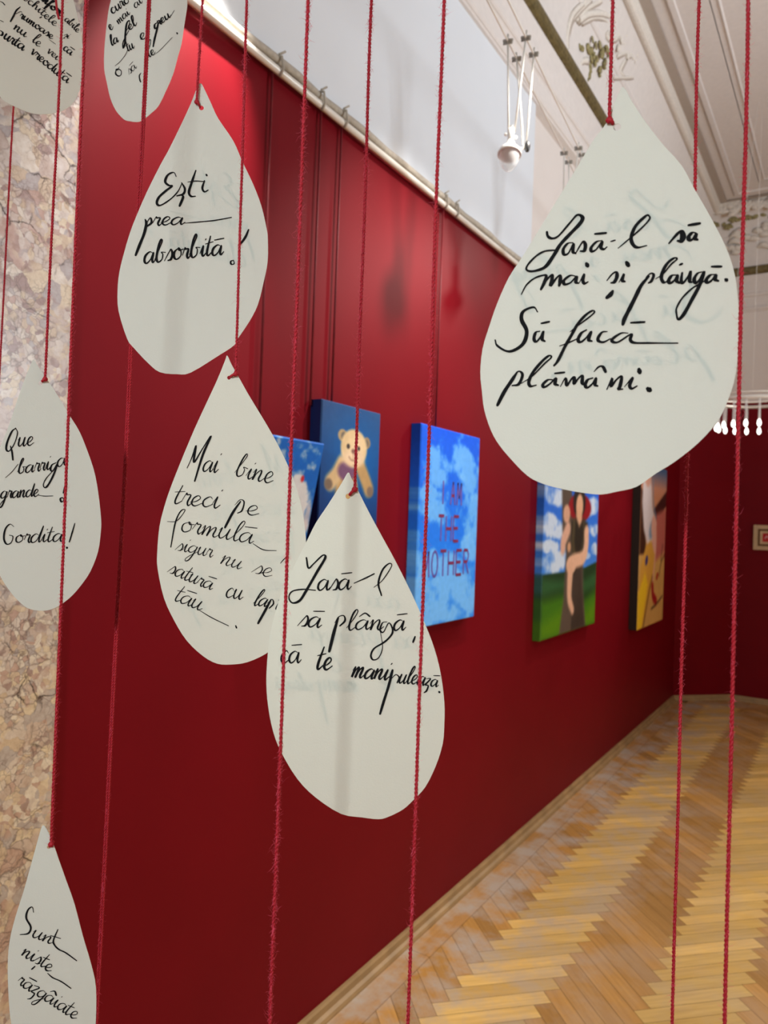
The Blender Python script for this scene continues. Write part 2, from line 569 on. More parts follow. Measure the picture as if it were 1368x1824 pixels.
wall_segment('wall_right', (XE, YB), (XE, 0.6), 0, ZCEIL, M['white_wall'], 'white wall on the right, out of frame')
bm = bmesh.new(); box(bm, (-0.1, Y0, ZCEIL), (XE + .1, YB + 0.1, ZCEIL + 0.06))
struct(mesh_obj('ceiling', bm, M['plaster']), 'ivory plaster ceiling')

def sweep(name, prof, mat, label, step=None, mod=None, paths=cornice_path, smooth=False):
    """profile of (inset d, z) swept along the wall path with mitred corners."""
    base = paths(0.0)
    ts = []
    for i in range(len(base) - 1):
        ln = math.dist(base[i], base[i + 1])
        k = max(1, int(ln / step)) if step else 1
        ts += [(i, j / k) for j in range(k)]
    ts.append((len(base) - 2, 1.0))
    vs, fs = [], []
    arc = 0.0
    last = None
    for i, t in ts:
        q = (base[i][0] + (base[i + 1][0] - base[i][0]) * t, base[i][1] + (base[i + 1][1] - base[i][1]) * t)
        if last: arc += math.dist(q, last)
        last = q
        for j, (d, z) in enumerate(prof):
            if mod:
                d, z = mod(arc, j, d, z)
            pp = paths(d)
            vs.append((pp[i][0] + (pp[i + 1][0] - pp[i][0]) * t, pp[i][1] + (pp[i + 1][1] - pp[i][1]) * t, z))
    n = len(prof)
    for a in range(len(ts) - 1):
        for j in range(n - 1):
            fs.append((a * n + j, (a + 1) * n + j, (a + 1) * n + j + 1, a * n + j + 1))
    return struct(mesh_obj(name, (vs, [], fs), mat, smooth=smooth), label)

def half_round(d0, z0, d1, z1, bulge, k=6):
    out = []
    nx, nz = (z1 - z0), -(d1 - d0)
    ln = math.hypot(nx, nz)
    for i in range(k + 1):
        a = math.pi * i / k
        t = (1 - math.cos(a)) / 2
        out.append((d0 + (d1 - d0) * t + nx / ln * bulge * math.sin(a), z0 + (z1 - z0) * t + nz / ln * bulge * math.sin(a)))
    return out

H = 1.6
sweep('trim_1', [(-.04, 3.70), (0.008, 3.71)] + half_round(0.010, 3.72, 0.010, 3.755, 0.012) + [(0.006, 3.77), (0.006, 3.84)] + half_round(0.012, 3.85, 0.014, 3.89, 0.014) + [(0.016, 3.92), (0.02, 4.0), (0.03, 4.06)], M['plaster'], 'white stepped moulding under the gilt line')
sweep('trim_2', [(0.0, 4.06), (0.02, 4.055)] + half_round(0.028, 4.055, 0.050, 4.125, 0.018) + [(0.04, 4.135), (0.03, 4.135)], M['gilt'], 'dull gilt moulding at the foot of the cove')
COVE0, COVE1 = (0.030, 4.13), (0.205, 4.63)
cove = [(0.030, 4.13)]
for i in range(1, 9):
    t = i / 8
    cove.append((0.030 + 0.175 * t - 0.030 * math.sin(math.pi * t), 4.13 + 0.50 * t + 0.020 * math.sin(math.pi * t)))
sweep('trim_3', cove, M['plaster'], 'ivory ceiling cove', smooth=True)
sweep('trim_4', half_round(0.085, 4.40, 0.100, 4.43, 0.010), M['plaster'], 'thin raised line in the cove')
sweep('trim_5', [(0.20, 4.62)] + half_round(0.20, 4.63, 0.245, 4.66, 0.030) + [(0.25, 4.675), (0.256, 4.70)], M['relief'], 'raised ridge moulding at the ceiling edge')
sweep('trim_6', [(0.25, 4.694), (0.315, 4.694)], M['plaster_deep'], 'flat beige ceiling band')
def beads(arc, j, d, z):
    k = 0.5 + 0.5 * abs(math.sin(arc * math.pi / 0.045))
    return (0.345 + (d - 0.345) * (0.72 + 0.28 * k), 4.70 + (z - 4.70) * (0.45 + 0.6 * k))
sweep('trim_7', [(0.305, 4.70)] + half_round(0.31, 4.70, 0.385, 4.70, -0.042, 8) + [(0.387, 4.70)], M['relief'], 'leaf and dart ceiling moulding', step=0.0112, mod=beads)
sweep('trim_8', [(0.395, 4.70), (0.40, 4.685), (0.43, 4.685), (0.435, 4.70)], M['plaster'], 'narrow stepped ceiling fillet')
sweep('trim_9', half_round(0.455, 4.70, 0.475, 4.70, -0.012), M['plaster'], 'thin ceiling bead')
def panel_path(d):
    return [(d, Y0), (d, YB - d + 0.03), (XE, YB - d + 0.03)]
sweep('trim_10', [(0.605, 4.70)] + half_round(0.610, 4.70, 0.645, 4.70, -0.018) + [(0.655, 4.69), (0.665, 4.70)], M['plaster'], 'raised ceiling panel frame', paths=panel_path)
sweep('baseboard_left', [(0.0, 0.048), (0.010, 0.048), (0.015, 0.042), (0.017, 0.022), (0.028, 0.016), (0.032, 0.006), (0.032, 0.0)], M['skirting'], 'pale wooden skirting at the foot of the red walls', paths=wall_path)

# marble pilaster
yp = on_x(122, 760, 0.018).y
bm = bmesh.new()
box(bm, (-0.30, yp - 0.62, 0.0), (0.018, yp, 4.05))
bmesh.ops.bevel(bm, geom=[e for e in bm.edges if abs(e.verts[0].co.z - e.verts[1].co.z) > 1], offset=0.006, segments=2, affect='EDGES')
struct(mesh_obj('column', bm, M['marble']), 'pink and cream breccia marble pilaster at the left edge')

# corner bead strip (bright steel line at the far corner)
bm = bmesh.new()
tube(bm, [(CH + .002, YB - .006, 1.0), (CH + .002, YB - .006, ZR)], 0.010, 8)
struct(mesh_obj('trim_11', bm, M['steel']), 'thin grey metal strip down the far wall corner')

# ------------------------------------------------------------------ picture rail, cable and ties
t = root('picture_rail', (0.03, 3.2, ZR), 'white metal picture rail along the top of the long red wall', 'rail')
bm = bmesh.new()
tube(bm, [(0.022, Y0 + .1, ZR - 0.012), (0.022, YC - .05, ZR - 0.012)], 0.011, 10)
mesh_obj('rail_tube', bm, M['rail_white'], t)
bm = bmesh.new()
pts = [(0.016 + 0.003 * math.sin(k * 1.7), Y0 + .1 + k * 0.12, ZR + 0.018 + 0.003 * math.sin(k * 2.3)) for k in range(int((YC - Y0 - .2) / .12))]
tube(bm, pts, 0.013, 8)
o = mesh_obj('cable_duct', bm, M['rail_beige'], t); o['label'] = 'rough beige cable duct lying on the rail'
for px, py in ((497, 115), (572, 186), (612, 222), (792, 383), (812, 388)):
    p = on_x(px, py, 0.03)
    bm = bmesh.new()
    tube(bm, [(0.004, p.y, ZR + .030), (0.036, p.y + .004, ZR + .022), (0.040, p.y + .008, ZR - .010), (0.026, p.y + .01, ZR - .028)], 0.004, 6)
    tube(bm, [(0.028, p.y, ZR + .028), (0.034, p.y + .02, ZR + .045)], 0.003, 6)
    mesh_obj('wire_tie', bm, M['rail_beige'], t)

# ------------------------------------------------------------------ paintings
def grid_art(nx, nz, fn):
    u = np.linspace(0, 1, nx + 1)
    v = np.linspace(0, 1, nz + 1)
    U, V = np.meshgrid(u, v)
    rgb = fn(U, V)
    lin = np.where(rgb <= 0.04045, rgb / 12.92, ((np.clip(rgb, 0, 1) + 0.055) / 1.055) ** 2.4)
    return lin

class Art:
    def __init__(self, U, V, asp):
        self.U, self.V, self.asp = U, V, asp       # asp = height / width
        self.rgb = np.zeros(U.shape + (3,))
    def fill(self, mask, col, a=1.0):
        m = np.clip(mask, 0, 1)[..., None] * a
        self.rgb = self.rgb * (1 - m) + np.array([c / 255.0 for c in col]) * m
    def grad(self, c0, c1, k=1.0):
        t = np.clip(self.V * k, 0, 1)[..., None]
        self.rgb = (1 - t) * np.array(c0) / 255 + t * np.array(c1) / 255
    def ell(self, u, v, ru, rv, soft=0.15, rot=0.0):
        x, y = (self.U - u), (self.V - v) * self.asp
        c, s = math.cos(rot), math.sin(rot)
        x, y = x * c + y * s, -x * s + y * c
        d = np.sqrt((x / ru) ** 2 + (y / (rv * self.asp)) ** 2)
        return np.clip((1 - d) / soft + 0.5, 0, 1)
    def line(self, pts, r, soft=0.012, r1=None):
        d = np.full(self.U.shape, 9.0)
        pts = catmull(pts, 8) if len(pts) > 2 else pts
        n = len(pts) - 1
        X, Y = self.U, self.V * self.asp
        for i in range(n):
            ax, ay = pts[i][0], pts[i][1] * self.asp
            bx, by = pts[i + 1][0], pts[i + 1][1] * self.asp
            L2 = (bx - ax) ** 2 + (by - ay) ** 2 + 1e-9
            t = np.clip(((X - ax) * (bx - ax) + (Y - ay) * (by - ay)) / L2, 0, 1)
            rr = r if r1 is None else r + (r1 - r) * (i + t) / n
            d = np.minimum(d, np.hypot(X - ax - t * (bx - ax), Y - ay - t * (by - ay)) - rr)
        return np.clip(0.5 - d / soft, 0, 1)
    def poly(self, pts, soft=0.012):
        inside = np.zeros(self.U.shape, bool)
        d = np.full(self.U.shape, 9.0)
        X, Y = self.U, self.V * self.asp
        n = len(pts)
        for i in range(n):
            ax, ay = pts[i][0], pts[i][1] * self.asp
            bx, by = pts[(i + 1) % n][0], pts[(i + 1) % n][1] * self.asp
            L2 = (bx - ax) ** 2 + (by - ay) ** 2 + 1e-9
            t = np.clip(((X - ax) * (bx - ax) + (Y - ay) * (by - ay)) / L2, 0, 1)
            d = np.minimum(d, np.hypot(X - ax - t * (bx - ax), Y - ay - t * (by - ay)))
            cond = ((ay > Y) != (by > Y)) & (X < (bx - ax) * (Y - ay) / ((by - ay) if abs(by - ay) > 1e-9 else 1e-9) + ax)
            inside ^= cond
        sd = np.where(inside, -d, d)
        return np.clip(0.5 - sd / soft, 0, 1)
    def noise(self, seed, cells, oct=4):
        rg = np.random.RandomState(seed)
        out = np.zeros(self.U.shape); amp, tot = 1.0, 0.0
        for o in range(oct):
            n = cells * 2 ** o
            g = rg.rand(int(n * self.asp) + 3, n + 3)
            x, y = self.U * n, np.clip(self.V, 0, 1) * n * self.asp
            xi, yi = np.clip(x.astype(int), 0, n), np.clip(y.astype(int), 0, int(n * self.asp))
            fx, fy = x - xi, y - yi
            fx, fy = fx * fx * (3 - 2 * fx), fy * fy * (3 - 2 * fy)
            out += amp * ((g[yi, xi] * (1 - fx) + g[yi, xi + 1] * fx) * (1 - fy) + (g[yi + 1, xi] * (1 - fx) + g[yi + 1, xi + 1] * fx) * fy)
            tot += amp; amp *= 0.55
        return out / tot

def cloud(a, seed, spots, col=(225, 238, 250), soft=0.7, alpha=0.9, thr=0.16):
    nz = a.noise(seed, 9)
    m = np.zeros(a.U.shape)
    for (u, v, ru, rv) in spots:
        m = np.maximum(m, a.ell(u, v, ru * 1.35, rv * 1.35, soft))
    m = np.clip((m * 1.25 + (nz - 0.5) * 2.6 - thr) * 1.3, 0, 1)
    a.fill(m, col, alpha)

def canvas(name, y0, y1, z0, z1, x, th, fn, nx, label, cat='painting', side=None, parent_tilt=0.0):
    """picture on the left wall: front face at x, near edge y0, far edge y1."""
    w_, h_ = y1 - y0, z1 - z0
    nz = max(2, int(nx * h_ / w_))
    lin = grid_art(nx, nz, lambda U, V: fn(U, V, h_ / w_))
    vs, fs, cols = [], [], []
    rnd_e = 0.004
    for j in range(nz + 1):
        for i in range(nx + 1):
            e = 1.0 if (i in (0, nx) or j in (0, nz)) else 0.0
            vs.append((x - rnd_e * e, i / nx * w_, j / nz * h_))
            cols.append(tuple(lin[j, i]) + (1,))
    st = nx + 1
    for j in range(nz):
        for i in range(nx):
            fs.append((j * st + i, j * st + i + 1, (j + 1) * st + i + 1, (j + 1) * st + i))
    border = [i for i in range(nx + 1)] + [j * st + nx for j in range(1, nz + 1)] + [nz * st + i for i in range(nx - 1, -1, -1)] + [j * st for j in range(nz - 1, 0, -1)]
    f0 = len(vs)
    for k in border:
        vs.append(vs[k]); cols.append(cols[k])
    b0 = len(vs)
    for k in border:
        vs.append((x - th, vs[k][1], vs[k][2])); 
        c = cols[k]
        cols.append(c)
    if side is not None:                      # near edge colour: bear canvas's own navy, painted shade on the farthest canvas
        for idx, k in enumerate(border):
            if vs[k][1] < 1e-6:
                cols[b0 + idx] = cols[f0 + idx] = side(vs[k][2] / h_, c) + (1,)
    nb = len(border)
    for k in range(nb):
        fs.append((f0 + k, b0 + k, b0 + (k + 1) % nb, f0 + (k + 1) % nb))
    fs.append(tuple(b0 + k for k in range(nb)))
    o = mesh_obj(name, (vs, [], fs), M['art'])
    at = o.data.attributes.new('art', 'FLOAT_COLOR', 'POINT')
    at.data.foreach_set('color', np.array(cols, 'f').ravel())
    o.location = (0, y0, z0)
    tag(o, label, cat, 'canvases along the red wall')
    return o

XP = 0.045
def wy(px, py): return on_x(px, py, XP)

def art_mother(U, V, asp):
    a = Art(U, V, asp)
    a.grad((70, 156, 246), (4, 84, 228), 1.0)
    a.fill(np.clip((.72 - np.abs(V - .40) * 2.2), 0, 1), (18, 128, 246), 0.7)
    a.fill(a.noise(5, 3), (10, 100, 236), 0.45)
    cloud(a, 11, [(0.26, 0.83, .13, .06), (0.30, 0.76, .09, .05), (.72, .84, .18, .06), (.80, .77, .12, .055), (0.94, .58, .14, .08), (.92, .50, .12, .05), (.12, .66, .12, .035), (.22, .58, .22, .04)], (122, 192, 252), 0.9, 0.75, .34)
    cloud(a, 23, [(0.2, .16, .30, .09), (.62, .20, .28, .08), (.85, .13, .22, .08), (.45, .05, .3, .04), (.88, .38, .16, .05), (.50, .31, .25, .035), (.2, .30, .2, .05)], (128, 196, 254), 0.9, 0.75, .30)
    return a.rgb

def art_bear(U, V, asp):
    a = Art(U, 1 - (1 - V) / .62, asp * .62)
    a.grad((4, 40, 100), (34, 52, 96))
    a.fill(a.ell(.60, .55, .60, .46, 1.6), (0, 92, 168), 0.95)
    a.fill(a.noise(3, 5) * np.clip(1.4 * a.V - .75, 0, 1) , (96, 112, 150), 0.6)
    # arms, body
    fur, fur2, dk = (206, 176, 132), (180, 146, 98), (120, 102, 88)
    a.fill(a.ell(.44, .22, .19, .22, .3), fur2)
    a.fill(a.line([(.34, .46), (.26, .36), (.17, .29)], .085, .05), fur)
    a.fill(a.ell(.14, .27, .065, .05, .5), dk)
    a.fill(a.line([(.66, .46), (.76, .34), (.82, .26)], .085, .05), fur2)
    a.fill(a.ell(.85, .235, .06, .05, .5), dk)
    a.fill(a.ell(.43, .40, .15, .09, .4), (112, 76, 108))
    # ears and head
    a.fill(a.ell(.34, .72, .075, .055, .3), (176, 150, 112)); a.fill(a.ell(.36, .715, .045, .038, .5), (104, 98, 92))
    a.fill(a.ell(.76, .69, .065, .055, .3), (150, 128, 100)); a.fill(a.ell(.75, .685, .04, .036, .5), (104, 98, 92))
    a.fill(a.ell(.54, .62, .225, .175, .15), (214, 186, 142))
    a.fill(a.ell(.58, .64, .13, .10, 1.2), (236, 210, 170), .8)
    a.fill(a.ell(.53, .53, .17, .075, .9), (232, 204, 172), .9)
    a.fill(a.ell(.44, .63, .028, .024, .5), (58, 50, 50)); a.fill(a.ell(.62, .625, .026, .022, .5), (70, 58, 54))
    a.fill(a.ell(.53, .592, .035, .022, .8), (128, 92, 84))
    a.fill(a.line([(.46, .535), (.50, .51), (.56, .51), (.61, .535)], .008, .02), (150, 110, 92), .8)
    a.fill(a.line([(.53, .585), (.53, .515)], .006, .02), (150, 110, 92), .6)
    return a.rgb

def art_white(U, V, asp):
    a = Art(U, V, asp)
    a.grad((0, 84, 176), (10, 96, 196))
    a.fill(a.noise(4, 4), (30, 120, 210), .4)
    cloud(a, 31, [(.66, .42, .20, .20), (.62, .62, .10, .08), (.52, .28, .3, .14)], (226, 222, 222), .5, .95)
    a.fill(a.ell(.72, .72, .03, .025, .5), (200, 40, 46))
    a.fill(a.ell(.93, .42, .05, .13, .6), (206, 196, 200), .8)
    return a.rgb

def art_tree(U, V, asp):
    a = Art(U, V, asp)
    a.grad((96, 168, 246), (22, 92, 218))
    cloud(a, 41, [(.14, .82, .13, .05), (.08, .66, .10, .05), (.20, .635, .11, .045), (.10, .52, .11, .03), (.18, .44, .15, .05), (.88, .78, .12, .05), (.92, .63, .08, .04), (.94, .50, .07, .035), (.78, .46, .08, .02), (.2, .95, .2, .03), (.8, .93, .15, .03)], (226, 238, 252), .6, .9, .42)
    a.fill(a.poly([(0, 0), (1, 0), (1, .415), (.75, .385), (.35, .372), (0, .372)]), (30, 62, 30))
    a.fill(a.poly([(0, 0), (1, 0), (1, .345), (.72, .30), (.3, .32), (0, .345)], .05), (44, 92, 48))
    a.fill(a.poly([(0, 0), (1, 0), (1, .25), (.7, .22), (.35, .27), (0, .25)], .06), (30, 66, 22))
    a.fill(a.poly([(0, 0), (1, 0), (1, .225), (.75, .17), (.35, .23), (0, .22)], .06), (62, 118, 14))
    a.fill(a.poly([(0, 0), (1, 0), (1, .16), (.6, .02), (.35, .15), (0, .09)], .08), (86, 136, 6))
    br, br2 = (88, 74, 62), (52, 42, 34)
    # trunk and skirt
    a.fill(a.poly([(.30, 0), (.80, 0), (.72, .25), (.70, .50), (.74, .66), (.50, .75), (.40, .95), (.26, .95), (.30, .62), (.38, .48), (.36, .20)], .03), br)
    a.fill(a.poly([(.52, .0), (.78, 0), (.70, .26), (.68, .45), (.50, .38)], .05), br2)
    a.fill(a.noise(9, 7) * a.poly([(.30, 0), (.80, 0), (.7, .5), (.74, .66), (.45, .72), (.38, .48)], .03), (112, 98, 88), .35)
    # red hat, face, hair
    a.fill(a.ell(.62, .765, .22, .09, .15), (146, 8, 22))
    a.fill(a.ell(.60, .80, .12, .10, .2), (40, 30, 26))
    a.fill(a.ell(.605, .775, .065, .075, .25), (226, 176, 142))
    a.fill(a.line([(.60, .71), (.61, .66)], .055, .03), (222, 172, 138))
    # dress
    a.fill(a.poly([(.46, .68), (.55, .70), (.61, .645), (.68, .70), (.78, .67), (.78, .60), (.70, .50), (.68, .44), (.52, .44), (.46, .56)], .03), (42, 36, 26))
    a.fill(a.line([(.51, .68), (.50, .55), (.54, .46)], .02, .04), (96, 84, 56), .8)
    a.fill(a.line([(.70, .68), (.71, .58), (.66, .46)], .018, .04), (96, 84, 56), .7)
    # second figure held at the left
    a.fill(a.ell(.37, .72, .06, .055, .3), (216, 166, 138))
    a.fill(a.line([(.40, .63), (.33, .56), (.32, .52)], .045, .03), (222, 174, 150))
    a.fill(a.ell(.43, .52, .03, .03, .5), (206, 156, 120))
    # long arm
    a.fill(a.line([(.76, .61), (.76, .52), (.70, .45), (.52, .43), (.46, .40)], .045, .025), (232, 184, 154))
    a.fill(a.ell(.48, .41, .09, .055, .25), (232, 184, 154))
    a.fill(a.line([(.47, .39), (.46, .28), (.47, .20), (.53, .13)], .05, .025, .028), (228, 180, 150))
    return a.rgb

def art_desert(U, V, asp):
    a = Art(U, V, asp)
    a.grad((226, 178, 96), (206, 136, 110))
    a.fill(np.clip((V - .80) * 6, 0, 1), (220, 160, 140))
    a.fill(np.clip((V - .86) * 8, 0, 1), (70, 104, 146))
    a.fill(a.poly([(0, 0), (1, 0), (1, .42), (0, .45)], .05), (220, 174, 98))
    a.fill(a.noise(14, 5) * np.clip(.5 - V, 0, .3) * 3, (190, 140, 74), .6)
    a.fill(a.poly([(.45, .72), (1.0, .86), (1.0, .76), (.62, .64)], .03), (66, 26, 22))
    a.fill(a.poly([(.50, .38), (1, .46), (1, .74), (.60, .70)], .06), (196, 106, 94))
    a.fill(a.poly([(0, .45), (.22, .45), (.18, .80), (0, .84)], .03), (66, 36, 20))
    # white dress figure
    a.fill(a.poly([(.05, .90), (.30, .94), (.38, .84), (.42, .74), (.60, .64), (.55, .55), (.28, .50), (.12, .60), (.03, .76)], .05), (226, 216, 218))
    a.fill(a.ell(.42, .60, .11, .05, .5, .6), (128, 156, 182)); a.fill(a.line([(.42, .90), (.46, .76), (.58, .68)], .02, .03), (120, 150, 180), .7)
    a.fill(a.ell(.22, .92, .12, .06, .4), (224, 170, 150))
    a.fill(a.line([(.50, .62), (.55, .50), (.52, .34), (.50, .24)], .10, .04, .035), (232, 176, 156))
    # yellow skirt
    a.fill(a.poly([(.0, .0), (.18, .0), (.50, .26), (.58, .44), (.40, .53), (.22, .50), (.04, .36)], .04), (222, 166, 66))
    a.fill(a.poly([(.0, .0), (.14, .0), (.34, .26), (.22, .34), (.0, .22)], .05), (244, 200, 40))
    a.fill(a.line([(.20, .0), (.38, .2), (.50, .30)], .02, .04), (92, 56, 20), .7)
    a.fill(a.ell(.26, .41, .055, .028, .4, .5), (52, 52, 116))
    # red shoes and dark twigs
    a.fill(a.line([(.52, .24), (.56, .18), (.68, .14)], .045, .03), (160, 28, 30)); a.fill(a.ell(.70, .30, .05, .022, .4, .5), (160, 36, 30))
    for q in ([(1, .44), (.85, .38), (.78, .30)], [(.95, .16), (.7, .12), (.5, .10)], [(.9, .50), (.84, .40)]):
        a.fill(a.line(q, .012, .02), (70, 44, 30), .8)
    return a.rgb

pa, pb = wy(745, 930), wy(850, 930)
z_top = wy(857, 781).z; z_bot = wy(842, 1099).z
P3 = canvas('canvas_painting', pa.y, pb.y, z_bot, z_top, XP, XP - .002, art_mother, 150, 'bright blue cloudy sky canvas lettered in mauve red capitals')
# lettering as flat paint strokes
def ribbon_rect(vs, fs, p, q, w_):
    p, q = Vector(p), Vector(q)
    d = (q - p).normalized(); n = Vector((0, -d.z, d.y)) * (w_ / 2)
    i = len(vs)
    vs += [tuple(p + n), tuple(p - n), tuple(q - n), tuple(q + n)]
    fs.append((i, i + 1, i + 2, i + 3))
CAPS = {'I': [[(.5, 0), (.5, 1)]], 'A': [[(0, 0), (.5, 1)], [(.5, 1), (1, 0)], [(.22, .4), (.78, .4)]],
        'M': [[(0, 0), (.1, 1)], [(.1, 1), (.5, .3)], [(.5, .3), (.9, 1)], [(.9, 1), (1, 0)]],
        'T': [[(.5, 0), (.5, 1)], [(0, 1), (1, 1)]], 'H': [[(0, 0), (0, 1)], [(1, 0), (1, 1)], [(0, .5), (1, .5)]],
        'E': [[(0, 0), (0, 1)], [(0, 1), (1, 1)], [(0, .52), (.85, .52)], [(0, 0), (1, 0)]],
        'O': [[(.5 + .5 * math.cos(k * math.pi / 6), .5 + .5 * math.sin(k * math.pi / 6)), (.5 + .5 * math.cos((k + 1) * math.pi / 6), .5 + .5 * math.sin((k + 1) * math.pi / 6))] for k in range(12)],
        'R': [[(0, 0), (0, 1)], [(0, 1), (.7, 1)], [(.7, 1), (.95, .78)], [(.95, .78), (.7, .52)], [(.7, .52), (0, .52)], [(.4, .52), (1, 0)]]}
W3, H3 = pb.y - pa.y, z_top - z_bot
LET = []
for text, u0, u1, v0, v1 in (('I AM', .33, .72, .615, .735), ('THE', .31, .69, .425, .555), ('MOTHER', .09, .90, .245, .375)):
    n = len(text)
    cw = (u1 - u0) / (n - (0.5 if ' ' in text else 0))
    x = u0
    for ch in text:
        if ch == ' ':
            x += cw * .5; continue
        LET.append((ch, x, cw * .70, v0, v1)); x += cw
for ch, x, wd, v0, v1 in LET:
    vs, fs, mi = [], [], []
    for p, q in CAPS[ch]:
        hz = abs(p[1] - q[1]) < .05 and ch != 'O'
        ribbon_rect(vs, fs, (XP + (.0012 if hz else .0008), (x + p[0] * wd) * W3, (v0 + p[1] * (v1 - v0)) * H3), (XP + (.0012 if hz else .0008), (x + q[0] * wd) * W3, (v0 + q[1] * (v1 - v0)) * H3), .012 if hz else .0105)
        mi.append(1 if hz else 0)
    o = mesh_obj('letter', (vs, [], fs), [M['letter'], M['letter_dark']])
    for f, k in zip(o.data.polygons, mi):
        f.material_index = k
    o.parent = P3
    o['label'] = 'mauve red painted capital letter ' + ch

pa, pb = wy(571, 800), wy(676, 800)
zt = wy(570, 709).z
canvas('canvas_painting', pa.y, pb.y, zt - 0.56, zt, XP, XP - .002, art_bear, 110, 'dark blue canvas of a beige toy bear with open arms', side=lambda v, c: (0.002, 0.012, 0.085))
P1 = canvas('canvas_painting', wy(470, 800).y - .06, wy(551, 784).y, 1.44, wy(551, 784).z, 0.03, .026, art_white, 70, 'smaller blue canvas with a white shape, tilted off the wall')
P1.rotation_euler = (0, math.radians(11), 0)
pa, pb = wy(967, 1000), wy(1063, 1000)
canvas('canvas_painting', pa.y, pb.y, wy(965, 1142).z, wy(965, 1142).z + 0.93, XP, XP - .002, art_tree, 120, 'canvas of a woman in a red hat against a tree and green hills')
pa, pb = wy(1134, 1000), wy(1179, 1000)
canvas('canvas_painting', pa.y, pb.y, wy(1132, 1122).z, wy(1132, 1122).z + 1.25, XP + .02, XP + .018, art_desert, 110, 'farthest canvas, a pale figure in a yellow skirt over sandy ground', side=lambda v, c: (0.02, 0.010, 0.006))  # near edge coloured dark brown to paint in its shaded side

# hanging cords from the rail to the canvases
for (px, py, px2, py2, lab) in ((489, 140, 476, 790, 'thin red cord from the rail to the smaller tilted blue canvas'), (575, 215, 566, 712, 'thin red cord above the near edge of the toy bear canvas'),
                                (612, 236, 602, 718, 'thin red cord above the middle of the toy bear canvas'), (792, 392, 781, 762, 'thin red cord above the lettered sky canvas')):
    a_, b_ = on_x(px, py, 0.02), on_x(px2, py2, 0.02)
    bm = bmesh.new()
    tube(bm, [(0.012, a_.y, ZR - .02), (0.012, a_.y, b_.z - .02)], 0.0035, 6)
    tag(mesh_obj('hanging_cord', bm, M['wire_red']), lab, 'cord', 'cords holding the canvases')

# ------------------------------------------------------------------ framed sign on the end wall
c0, c1 = on_y(1343, 935, YB - .02), on_y(1346, 979, YB - .02)
t = root('framed_sign', (c0.x, YB, c1.z), 'small pale framed red sign on the far red wall', 'sign')
fw = 0.46
def frame(x0, x1, z0, z1, y0, y1, wd, mat, name):
    bm = bmesh.new()
    box(bm, (x0, y0, z0), (x1, y1, z0 + wd)); box(bm, (x0, y0, z1 - wd), (x1, y1, z1))
    box(bm, (x0, y0, z0 + wd), (x0 + wd, y1, z1 - wd)); box(bm, (x1 - wd, y0, z0 + wd), (x1, y1, z1 - wd))
    return mesh_obj(name, bm, mat, t)
x0, x1, z0, z1 = c0.x, c0.x + fw, c1.z, c0.z
frame(x0, x1, z0, z1, YB - .035, YB - .001, .036, M['frame_wood'], 'outer_frame')
frame(x0 + .036, x1 - .036, z0 + .036, z1 - .036, YB - .018, YB - .001, .018, M['frame_dark'], 'frame_groove')
frame(x0 + .054, x1 - .054, z0 + .054, z1 - .054, YB - .026, YB - .001, .022, M['frame_wood'], 'inner_frame')
bm = bmesh.new(); box(bm, (x0 + .076, YB - .016, z0 + .076), (x1 - .076, YB - .001, z1 - .076)); panel = mesh_obj('sign_panel', bm, M['sign_red'], t)
bm = bmesh.new()
zc = (z0 + z1) / 2
tube(bm, catmull([(x0 + .095, YB - .018, zc - .012), (x0 + .11, YB - .018, zc + .016), (x0 + .125, YB - .018, zc - .004), (x0 + .14, YB - .018, zc + .014), (x0 + .15, YB - .018, zc - .012), (x0 + .175, YB - .018, zc + .012), (x0 + .2, YB - .018, zc - .008)], 4), .006, 6)
mesh_obj('sign_scroll', bm, M['sign_pale'], panel)

# ------------------------------------------------------------------ plaster ornaments on the cove
c3 = Vector((0.035, 0, 4.13)); c4 = Vector((0.19, 0, 4.63))
cn = Vector((c4.z - c3.z, 0, -(c4.x - c3.x))).normalized()
cm = Vector((0.085, 0, 4.39))
def cove_pt(x, y, lift=0.0):                 # x, y in the 1368-wide crop of the region [940,0,1368,330]
    return on_plane(940 + x * .3129, y * .3129, cm, cn) + cn * lift
t = root('plaster_ornament', cove_pt(420, 250), 'white plaster leaf scroll with gilded flowers high on the ceiling cove', 'ornament')
def scroll(pts, r0, r1, name='scroll', mat='relief'):
    bm = bmesh.new()
    q = catmull([tuple(cove_pt(x, y, .004)) for x, y in pts], 6)
    n = len(q)
    tube(bm, q, [(r0 + (r1 - r0) * (i / (n - 1))) * 2.1 for i in range(n)], 7, flat=.9, fdir=cn)
    return mesh_obj(name, bm, M[mat], t)
def scroll_pair(pts, r0, r1):  # each scroll gets a darker offset copy as painted recess shade
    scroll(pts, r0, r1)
    scroll([(x + 7, y + 11) for x, y in pts], r0 * .8, r1 * .8, 'scroll_shade', 'plaster_deep')['label'] = 'painted beige shade along the leaf scroll'
